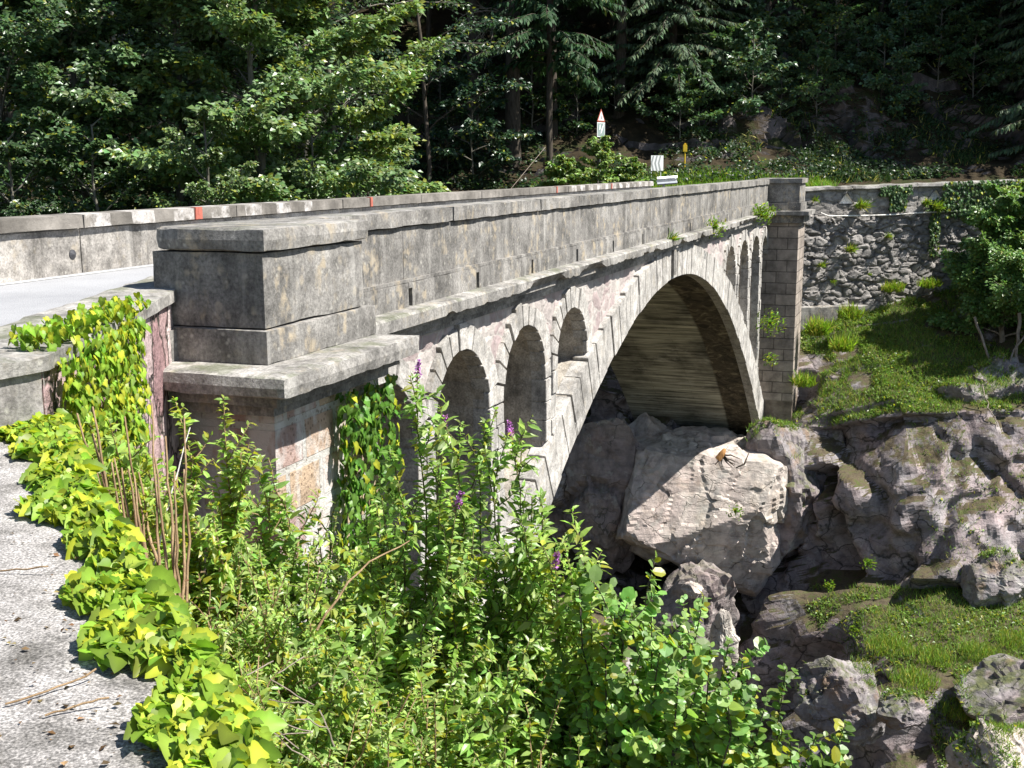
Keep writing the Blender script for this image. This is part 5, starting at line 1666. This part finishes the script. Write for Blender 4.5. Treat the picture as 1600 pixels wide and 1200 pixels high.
# ================================================================== TREES
def broadleaf(name, label, base, H, spread, seed, col, leaf=.13, first=.12, nlimb=16, nsub=7, ntw=7, nlf=13, mat='tree_leaf', group=None, trunk_r=.16, bark='bark_pale', yellow=.06, lean=(0, 0), tpl=SIMPLE, flat=1.0, cat='tree'):
    r = np.random.default_rng(seed)
    root = thing(name, label, cat, base, group)
    base = np.array(base, float)
    top = base + np.array([lean[0], lean[1], H])
    tr = wander(r, base - np.array([0, 0, .3]), top, 14, .02)
    wood = Mesh(); wood.tube(tr, np.linspace(trunk_r, .02, 14), 7)
    lf = Mesh()
    for i in range(nlimb):
        t = first + (1 - first) * ((i + r.random()) / nlimb) ** .9
        q, _ = at_t(tr, np.array([min(t, .99)]))
        an = i * 2.4 + r.uniform(-.5, .5)
        Lb = spread * (1.05 - .75 * t) * r.uniform(.7, 1.15) * (1 if t > .15 else .8)
        d = np.array([math.cos(an), math.sin(an), r.uniform(-.05, .55) + .5 * t])
        limb = wander(r, q[0], q[0] + d * Lb, 9, .05, .05)
        wood.tube(limb, np.linspace(max(.02, trunk_r * .38 * (1.1 - t)), .008, 9), 5)
        for j in range(nsub):
            tj = .22 + .78 * (j + r.random()) / nsub
            s0, sd_ = at_t(limb, np.array([min(tj, .99)]))
            side = np.cross(sd_[0], (0, 0, 1)) * (1 if j % 2 else -1)
            d2 = unit(sd_[0] * r.uniform(.3, 1) + side * r.uniform(.4, 1.1) + np.array([0, 0, r.uniform(-.2, .3)]))
            Ls = Lb * .42 * r.uniform(.6, 1.2) * (1.1 - .5 * tj)
            sub = wander(r, s0[0], s0[0] + d2 * Ls, 6, .07, .03)
            wood.tube(sub, np.linspace(.012, .004, 6), 4)
            n2 = ntw * nlf
            tt_ = r.uniform(.15, 1, n2); p_, pd_ = at_t(sub, np.clip(tt_, 0, .999))
            # leaves lie in a loose flat spray around the twig
            off = rdir(r, n2) * np.array([1, 1, min(1.0, .55 * flat)]) * (.10 + .32 * r.random((n2, 1))) * min(1.0, Ls)
            pos = p_ + off + np.array([0, 0, -.10]) * np.linalg.norm(off[:, :2], axis=1)[:, None]
            ax = unit(off * np.array([1, 1, .5]) + pd_ * .12 + .25 * rdir(r, n2) * .3 + np.array([0, 0, -.06]))
            nm = unit(np.array([.42, -.38, .8]) + .55 * rdir(r, n2))
            put_leaves(lf, pos, ax, nm, leaf * r.uniform(.55, 1.2, n2), leafcol(r, n2, np.asarray(col) * math.exp(r.normal(0, .12)), .2, yellow, (.2, .22, .03)), tpl)
    wood.build('trunk', M[bark], root, smooth=True)
    lf.build('crown', M[mat], root)
    return root


def spruce(name, label, base, H, spread, seed, col=(.045, .085, .035), first=.12, dz=.42, group=None, trunk_r=.28, twig=.28, nper=7, dens=1.0, lean=(0, 0)):
    r = np.random.default_rng(seed)
    root = thing(name, label, 'tree', base, group)
    base = np.array(base, float)
    tr = wander(r, base - np.array([0, 0, .5]), base + np.array([lean[0], lean[1], H]), 12, .006)
    wood = Mesh(); wood.tube(tr, np.linspace(trunk_r, .03, 12), 9); lf = Mesh()
    z = first * H
    while z < H * .98:
        t = z / H
        q, _ = at_t(tr, np.array([t])); q = q[0]
        for k in range(nper):
            an = r.uniform(0, 2 * math.pi)
            Lb = spread * (1 - t) ** .75 * r.uniform(.65, 1.1) + .25
            d = np.array([math.cos(an), math.sin(an), r.uniform(-.45, -.05) + .35 * t])
            br = wander(r, q, q + d * Lb, 8, .03, .10)
            wood.tube(br, np.linspace(.035 * (1.05 - t), .006, 8), 4)
            n2 = int(Lb * 26 * dens) + 8
            tt_ = r.uniform(.18, 1, n2); p_, pd_ = at_t(br, np.clip(tt_, 0, .999))
            sgn = np.where(r.random(n2) < .5, -1, 1)[:, None]
            side = unit(np.cross(pd_, np.array([0, 0, 1.0])))
            ln = twig * r.uniform(.6, 1.3, n2) * (1.25 - .6 * tt_)
            ax = unit(side * sgn * r.uniform(.2, 1, (n2, 1)) + pd_ * .55 + np.array([0, 0, -.55]) * r.uniform(.3, 1.5, (n2, 1)))
            pos = p_ + side * sgn * r.uniform(0, .35, (n2, 1)) * Lb * .35 * (1.1 - tt_)[:, None]
            put_leaves(lf, pos, ax, unit(np.array([0, 0, 1]) + .6 * rdir(r, n2)), ln, leafcol(r, n2, col, .25, .03, (.1, .12, .04)), SPRAY)
        z += dz * r.uniform(.7, 1.3)
    wood.build('trunk', M['bark'], root, smooth=True)
    lf.build('crown', M['needle'], root)
    return root


def gp_(px, d, z=None):
    p = P(px, 300, d)
    return (p[0], p[1], hill_z(p[0], p[1]) if z is None else z)


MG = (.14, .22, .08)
LG = 'tall leafy trees beyond the far parapet'
# the lit belt on the left
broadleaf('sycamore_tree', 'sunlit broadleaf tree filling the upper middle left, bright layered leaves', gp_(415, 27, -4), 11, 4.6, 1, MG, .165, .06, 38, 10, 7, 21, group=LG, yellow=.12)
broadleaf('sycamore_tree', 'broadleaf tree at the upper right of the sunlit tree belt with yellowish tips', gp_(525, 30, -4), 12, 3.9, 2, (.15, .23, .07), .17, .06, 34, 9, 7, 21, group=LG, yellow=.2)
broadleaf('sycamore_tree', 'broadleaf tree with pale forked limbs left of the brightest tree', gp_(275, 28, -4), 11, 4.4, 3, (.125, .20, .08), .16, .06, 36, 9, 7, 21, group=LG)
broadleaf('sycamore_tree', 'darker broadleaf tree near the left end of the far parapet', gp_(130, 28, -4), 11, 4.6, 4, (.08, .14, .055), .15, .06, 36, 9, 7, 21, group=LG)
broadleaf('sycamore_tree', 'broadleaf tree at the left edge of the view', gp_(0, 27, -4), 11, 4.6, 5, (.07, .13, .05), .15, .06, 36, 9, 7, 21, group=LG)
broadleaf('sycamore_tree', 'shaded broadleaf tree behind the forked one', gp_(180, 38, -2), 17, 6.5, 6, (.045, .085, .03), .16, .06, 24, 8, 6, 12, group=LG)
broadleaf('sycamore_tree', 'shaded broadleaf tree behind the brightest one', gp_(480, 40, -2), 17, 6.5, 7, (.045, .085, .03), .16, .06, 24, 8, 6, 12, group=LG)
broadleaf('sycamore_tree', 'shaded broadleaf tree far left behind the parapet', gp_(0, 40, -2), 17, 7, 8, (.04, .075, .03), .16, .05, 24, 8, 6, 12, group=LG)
# lower bushes just over the parapet
broadleaf('wayside_bush', 'pale round bush just over the far parapet', gp_(325, 24, -1.6), 3.6, 1.7, 9, (.11, .165, .055), .085, .2, 16, 7, 6, 12, group=None, trunk_r=.05, flat=1.6, cat='bush')
broadleaf('wayside_bush', 'leafy sapling under the sunlit tree near the parapet', gp_(490, 27, -2), 3.9, 2.0, 10, (.08, .14, .035), .12, .2, 14, 6, 5, 11, group=None, trunk_r=.05, cat='bush')
broadleaf('wayside_bush', 'dark bush over the left end of the parapet', gp_(150, 25, -1.5), 3.6, 2.3, 11, (.05, .095, .03), .10, .1, 14, 7, 6, 11, trunk_r=.05, cat='bush')
broadleaf('wayside_bush', 'low dark bush at the far left over the parapet', gp_(20, 24, -1.5), 3.3, 2.2, 12, (.045, .085, .03), .10, .1, 14, 7, 6, 11, trunk_r=.05, cat='bush')
broadleaf('wayside_bush', 'small leafy bush at the right foot of the sunlit tree', gp_(575, 31, -1.2), 3.2, 1.5, 13, (.085, .15, .035), .12, .2, 12, 6, 5, 10, trunk_r=.05, cat='bush')

# saplings round the warning sign
broadleaf('sapling', 'bright leafy sapling in front of the warning sign', gp_(935, 45, .3), 1.85, .95, 14, (.21, .32, .09), .12, .05, 28, 8, 5, 10, trunk_r=.03, yellow=.25, cat='bush')
broadleaf('sapling', 'low arching sapling left of the warning sign', gp_(880, 44.5, .2), 1.05, 1.15, 15, (.17, .27, .07), .13, .05, 22, 7, 5, 10, trunk_r=.025, yellow=.25, cat='bush')
broadleaf('sapling', 'low leafy plants between the warning sign and the bend marker board', gp_(985, 46, .3), 1.1, 1.0, 16, (.16, .26, .06), .12, .05, 20, 7, 5, 10, trunk_r=.02, yellow=.2, cat='bush')
# round bush on the right slope
bp = P(1562, 520, 39.2)
broadleaf('round_bush', 'dense round green bush on the slope at the right edge', (bp[0] + .1, bp[1], -5.6), 5.5, 2.6, 17, (.14, .24, .07), .13, .22, 60, 12, 9, 14, trunk_r=.12, flat=3.0, bark='dead', cat='bush')
bp = P(1580, 370, 40.3)
broadleaf('wall_shrub', 'yellow green shrub leaning on the retaining wall above the round bush', (bp[0], bp[1], -3.0), 3.4, 1.35, 18, (.17, .27, .03), .11, .2, 22, 8, 6, 10, trunk_r=.04, yellow=.3, flat=1.8, cat='bush')
bp = P(1740, 540, 37.0)  # bush added out of view, sized so its shadow covers the slope
broadleaf('round_bush', 'leafy bush added just outside the right edge to shade the slope', (bp[0], bp[1], -5.4), 5.6, 3.0, 19, (.08, .16, .04), .13, .2, 46, 12, 8, 13, trunk_r=.12, flat=2.2, bark='dead', cat='bush')
# vines and bare stems under the round bush
r = np.random.default_rng(90)
for lab, pts_, rad in (('thick twisted grey stem under the round bush', [P(1520, 495, 37.6), P(1545, 560, 37.2), P(1570, 600, 37.0), P(1610, 630, 37.0)], .045), ('looping vine hanging under the round bush', [P(1600, 520, 37.2), P(1570, 575, 36.8), P(1548, 600, 36.8), P(1555, 640, 36.6)], .03),
                       ('upright pair of pale stems at the right edge under the bush', [P(1592, 490, 37.4), P(1588, 560, 37.2), P(1595, 640, 37.0)], .06), ('dry branch lying across the rocks under the bush', [P(1540, 700, 35.2), P(1580, 665, 35.5), P(1610, 655, 35.8)], .03), ('thin bent root over the pale scarred rock', [P(1535, 600, 35.6), P(1545, 640, 35.2), P(1560, 665, 35.0)], .02)):
    q = np.array(pts_); kk = np.linspace(0, len(q) - 1, 14); c = np.stack([np.interp(kk, range(len(q)), q[:, i]) for i in range(3)], 1) + r.normal(0, .03, (14, 3))
    m = Mesh(); m.tube(c, np.linspace(rad, rad * .55, 14), 6)
    tag(m.build('vine_stem', M['dead'], smooth=True), lab, 'vine', 'bare stems under the round bush')
# root stock and branch on the boulder
c0 = P(1128, 712, 35.0)
rs = thing('root_stock', 'orange brown washed up root stock lying on the huge pale boulder', 'driftwood', c0)
m = Mesh(); m.tube(np.array([c0 + np.array([-.12, 0, -.12]), c0 + np.array([0, 0, .05]), c0 + np.array([.08, 0, .2])]), [.10, .10, .05], 8); m.build('stump', M['rootwood'], rs, smooth=True)
for k in range(9):
    m = Mesh() if k == 0 else m
    m.tube(wander(r, c0, c0 + np.array([r.uniform(-.5, .5), r.uniform(-.3, .1), r.uniform(-.35, .05)]), 7, .08), np.linspace(.035, .01, 7), 5)
m.build('root', M['bark'], rs, smooth=True)
m = Mesh(); m.tube(np.array([P(1150, 731, 34.6), P(1163, 725, 34.5), P(1170, 708, 34.6)]), [.02, .03, .012], 6)
tag(m.build('dead_branch', M['bark'], smooth=True), 'curved dark dead branch on top of the huge pale boulder', 'branch')

# ---------- forest behind
FG = 'trees of the shaded forest behind the bridge'
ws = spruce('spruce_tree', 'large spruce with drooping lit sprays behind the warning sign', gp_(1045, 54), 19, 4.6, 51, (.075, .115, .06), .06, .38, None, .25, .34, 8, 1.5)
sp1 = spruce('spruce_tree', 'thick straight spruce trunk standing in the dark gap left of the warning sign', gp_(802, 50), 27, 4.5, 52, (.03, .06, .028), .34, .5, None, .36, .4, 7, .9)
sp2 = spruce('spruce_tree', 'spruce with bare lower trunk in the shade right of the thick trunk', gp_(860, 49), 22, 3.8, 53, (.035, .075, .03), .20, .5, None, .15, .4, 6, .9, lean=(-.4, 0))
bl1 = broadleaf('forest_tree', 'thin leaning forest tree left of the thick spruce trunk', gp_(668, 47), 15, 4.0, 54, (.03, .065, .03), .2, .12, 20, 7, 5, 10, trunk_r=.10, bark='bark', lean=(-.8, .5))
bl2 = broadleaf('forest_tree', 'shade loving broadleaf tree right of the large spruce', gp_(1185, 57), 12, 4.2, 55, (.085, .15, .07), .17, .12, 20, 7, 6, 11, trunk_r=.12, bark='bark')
bl3 = broadleaf('forest_tree', 'broadleaf tree on the rock bank with lit leaves at the upper right', gp_(1545, 57), 10, 3.2, 56, (.12, .20, .10), .17, .15, 22, 8, 6, 12, trunk_r=.12, bark='bark_pale')
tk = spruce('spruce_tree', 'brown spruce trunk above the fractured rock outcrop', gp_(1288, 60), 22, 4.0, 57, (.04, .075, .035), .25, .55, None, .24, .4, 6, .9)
r = np.random.default_rng(99)
lab_s = 'dark spruce deep in the shaded forest behind the bridge'
lab_b = 'dark broadleaf tree deep in the shaded forest behind the bridge'
spots = []
for x in np.arange(-34, 50, 3.9):
    for y in (53.5, 58.5, 64, 71, 79, 90):
        xx, yy = x + r.uniform(-1.4, 1.4), y + r.uniform(-1.8, 1.8) + max(0, x - 14) * .22
        if yy < 57 and xx > 8:
            continue
        spots.append((xx, yy))
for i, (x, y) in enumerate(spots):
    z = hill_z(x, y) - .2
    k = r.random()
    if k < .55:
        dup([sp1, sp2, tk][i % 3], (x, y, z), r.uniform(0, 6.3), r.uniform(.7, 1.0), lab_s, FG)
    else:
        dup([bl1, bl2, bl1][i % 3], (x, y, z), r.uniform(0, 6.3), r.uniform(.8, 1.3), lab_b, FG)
lab_t = 'tall dark spruce added beyond the right edge to shade the rock bank'  # trees added out of view to throw shade on the rock bank
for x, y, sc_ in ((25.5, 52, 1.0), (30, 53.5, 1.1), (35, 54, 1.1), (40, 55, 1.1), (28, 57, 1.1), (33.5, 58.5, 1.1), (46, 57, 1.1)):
    dup(ws, (x, y, hill_z(x, y) - .2), r.uniform(0, 6.3), sc_ * 1.25, lab_t, 'spruces added to shade the rock bank')
hi = spruce('spruce_tree', 'high crowned spruce added past the right end of the rock bank to shade it', (23, 51.6, hill_z(23, 51.6) - .2), 27, 6.8, 71, (.04, .075, .035), .36, .5, None, .25, .4, 8, 1.1)  # added outside the view; its crown blocks sun from the bank
for x, y in ((19.5, 60.5), (13.5, 61.5), (8.5, 60)):  # more high crowns added to keep sun off the bank
    dup(hi, (x, y, hill_z(x, y) - .2), r.uniform(0, 6.3), 1.05, 'tall high crowned spruce added behind the rock bank for its shade', 'tall spruces added above the rock bank for shade')
# understory saplings in the shade
us = broadleaf('understory_bush', 'shaded understory bush at the forest edge', gp_(700, 49), 2.6, 1.9, 58, (.035, .075, .032), .17, .05, 12, 6, 4, 10, trunk_r=.03, group='understory bushes in the forest shade', cat='bush')
ur = broadleaf('understory_bush', 'glossy leaved bush on the rock bank', gp_(1160, 54), 2.6, 2.0, 59, (.085, .15, .07), .15, .05, 14, 7, 5, 10, trunk_r=.03, group='bushes on the roadside rock bank', cat='bush')
for px, d_ in ((600, 47), (640, 50), (740, 48), (690, 54), (770, 56), (830, 52), (900, 52), (960, 53), (560, 45), (860, 57)):
    dup(us, gp_(px, d_), r.uniform(0, 6), r.uniform(.7, 1.4), 'shaded understory bush at the forest edge')
for px, d_ in ((1090, 52), (1190, 55), (1245, 58), (1265, 54), (1310, 60), (1375, 59), (1400, 56), (1440, 61), (1490, 60), (1550, 58), (1600, 57), (1350, 64), (1230, 64), (1480, 66), (1110, 60), (1060, 51), (1150, 63), (1130, 53), (1170, 52), (1215, 52.5), (1270, 52.5), (1295, 56), (1330, 54.5), (1370, 54), (1400, 53.5), (1420, 57), (1455, 55), (1475, 57), (1510, 54.5), (1530, 60), (1570, 55), (1590, 60), (1250, 62), (1290, 64), (1390, 64), (1430, 66), (1520, 66), (1570, 64)):
    dup(ur, gp_(px, d_), r.uniform(0, 6), r.uniform(.5, 1.4), 'glossy leaved bush on the rock bank')
# low ground cover and grass along the road bank
n_ = 26000
gx_ = r.uniform(7, 27, n_); gy_ = np.interp(gx_, [6, 11, 20, 40], [46.8, 47.8, 49.4, 52.5]) + r.random(n_) ** 1.3 * 9
gz_ = np.array([hill_z(a_, b_) for a_, b_ in zip(gx_, gy_)])
gp2 = np.stack([gx_, gy_, gz_], 1); gp2 = gp2[fbm(gp2 * .6, 63, 4) > .08]
m = grass(gp2, 64, .34, (.035, .07, .02), .9, .15, None, 1.8)
tag(m.build('bank_grass', M['grass']), 'dull green grass and herbs on the roadside rock bank', 'grass', kind='stuff')
n_ = 60000
gx_ = r.uniform(-14, 27, n_); gy_ = np.interp(gx_, [-20, 6, 11, 20, 40], [48.5, 47, 48.0, 49.6, 52.5]) + r.random(n_) ** 1.4 * 12
gz_ = np.array([hill_z(a_, b_) for a_, b_ in zip(gx_, gy_)])
gp3 = np.stack([gx_, gy_, gz_], 1); gp3 = gp3[fbm(gp3 * .45, 67, 4) > .0]
gp3 = gp3 + np.array([0, -.05, 1.0]) * (.05 + .3 * r.random((len(gp3), 1)) ** 2)
m = Mesh(); put_leaves(m, gp3, unit(rdir(r, len(gp3)) * np.array([1, 1, .5])), unit(np.array([.1, -.4, .9]) + .5 * rdir(r, len(gp3))), .15 * r.uniform(.4, 1.4, len(gp3)), leafcol(r, len(gp3), (.04, .075, .03), .35, .02), SIMPLE)  # forest shade is put into the dark leaf colour
tag(m.build('hill_ground_cover', M['leaf']), 'leafy ground cover on the wooded slope, coloured dark for forest shade', 'ground cover', kind='stuff')
# bare arching branches at the upper right and a dead limb by the thick trunk
for lab, px, py, d_, x1, y1, nn in (('bare pale dead branch arching left of the thick spruce trunk', 795, 25, 49.6, 735, 70, 7), ('bare arching branches high at the upper right', 1395, 120, 57, 1490, 40, 12), ('bare tangled branches leaning over the rock bank', 1385, 130, 56.5, 1470, 90, 9)):
    m = Mesh(); a_ = P(px, py, d_)
    for k in range(nn):
        e_ = P(x1 + r.uniform(-45, 35), y1 + r.uniform(-40, 40), d_ - r.uniform(.2, 1.5)); br = wander(r, a_, e_, 10, .05, r.uniform(.05, .22)); m.tube(br, np.linspace(.045, .010, 10), 5)
        for j in range(4):
            q, qd = at_t(br, np.array([r.uniform(.3, .9)])); m.tube(wander(r, q[0], q[0] + unit(qd[0] + rdir(r, 1)[0] * .9) * r.uniform(.4, 1.1), 6, .08), np.linspace(.016, .006, 6), 4)
    tag(m.build('bare_branch', M['dead'], smooth=True), lab, 'branch')
# rusty dead foliage patch
broadleaf('dead_bush', 'rust brown withered branch among the trees at the upper right', gp_(1180, 58, 8.2), 2.2, 1.1, 61, (.20, .10, .05), .16, .2, 8, 5, 4, 8, trunk_r=.03, bark='dead', yellow=0, cat='bush')
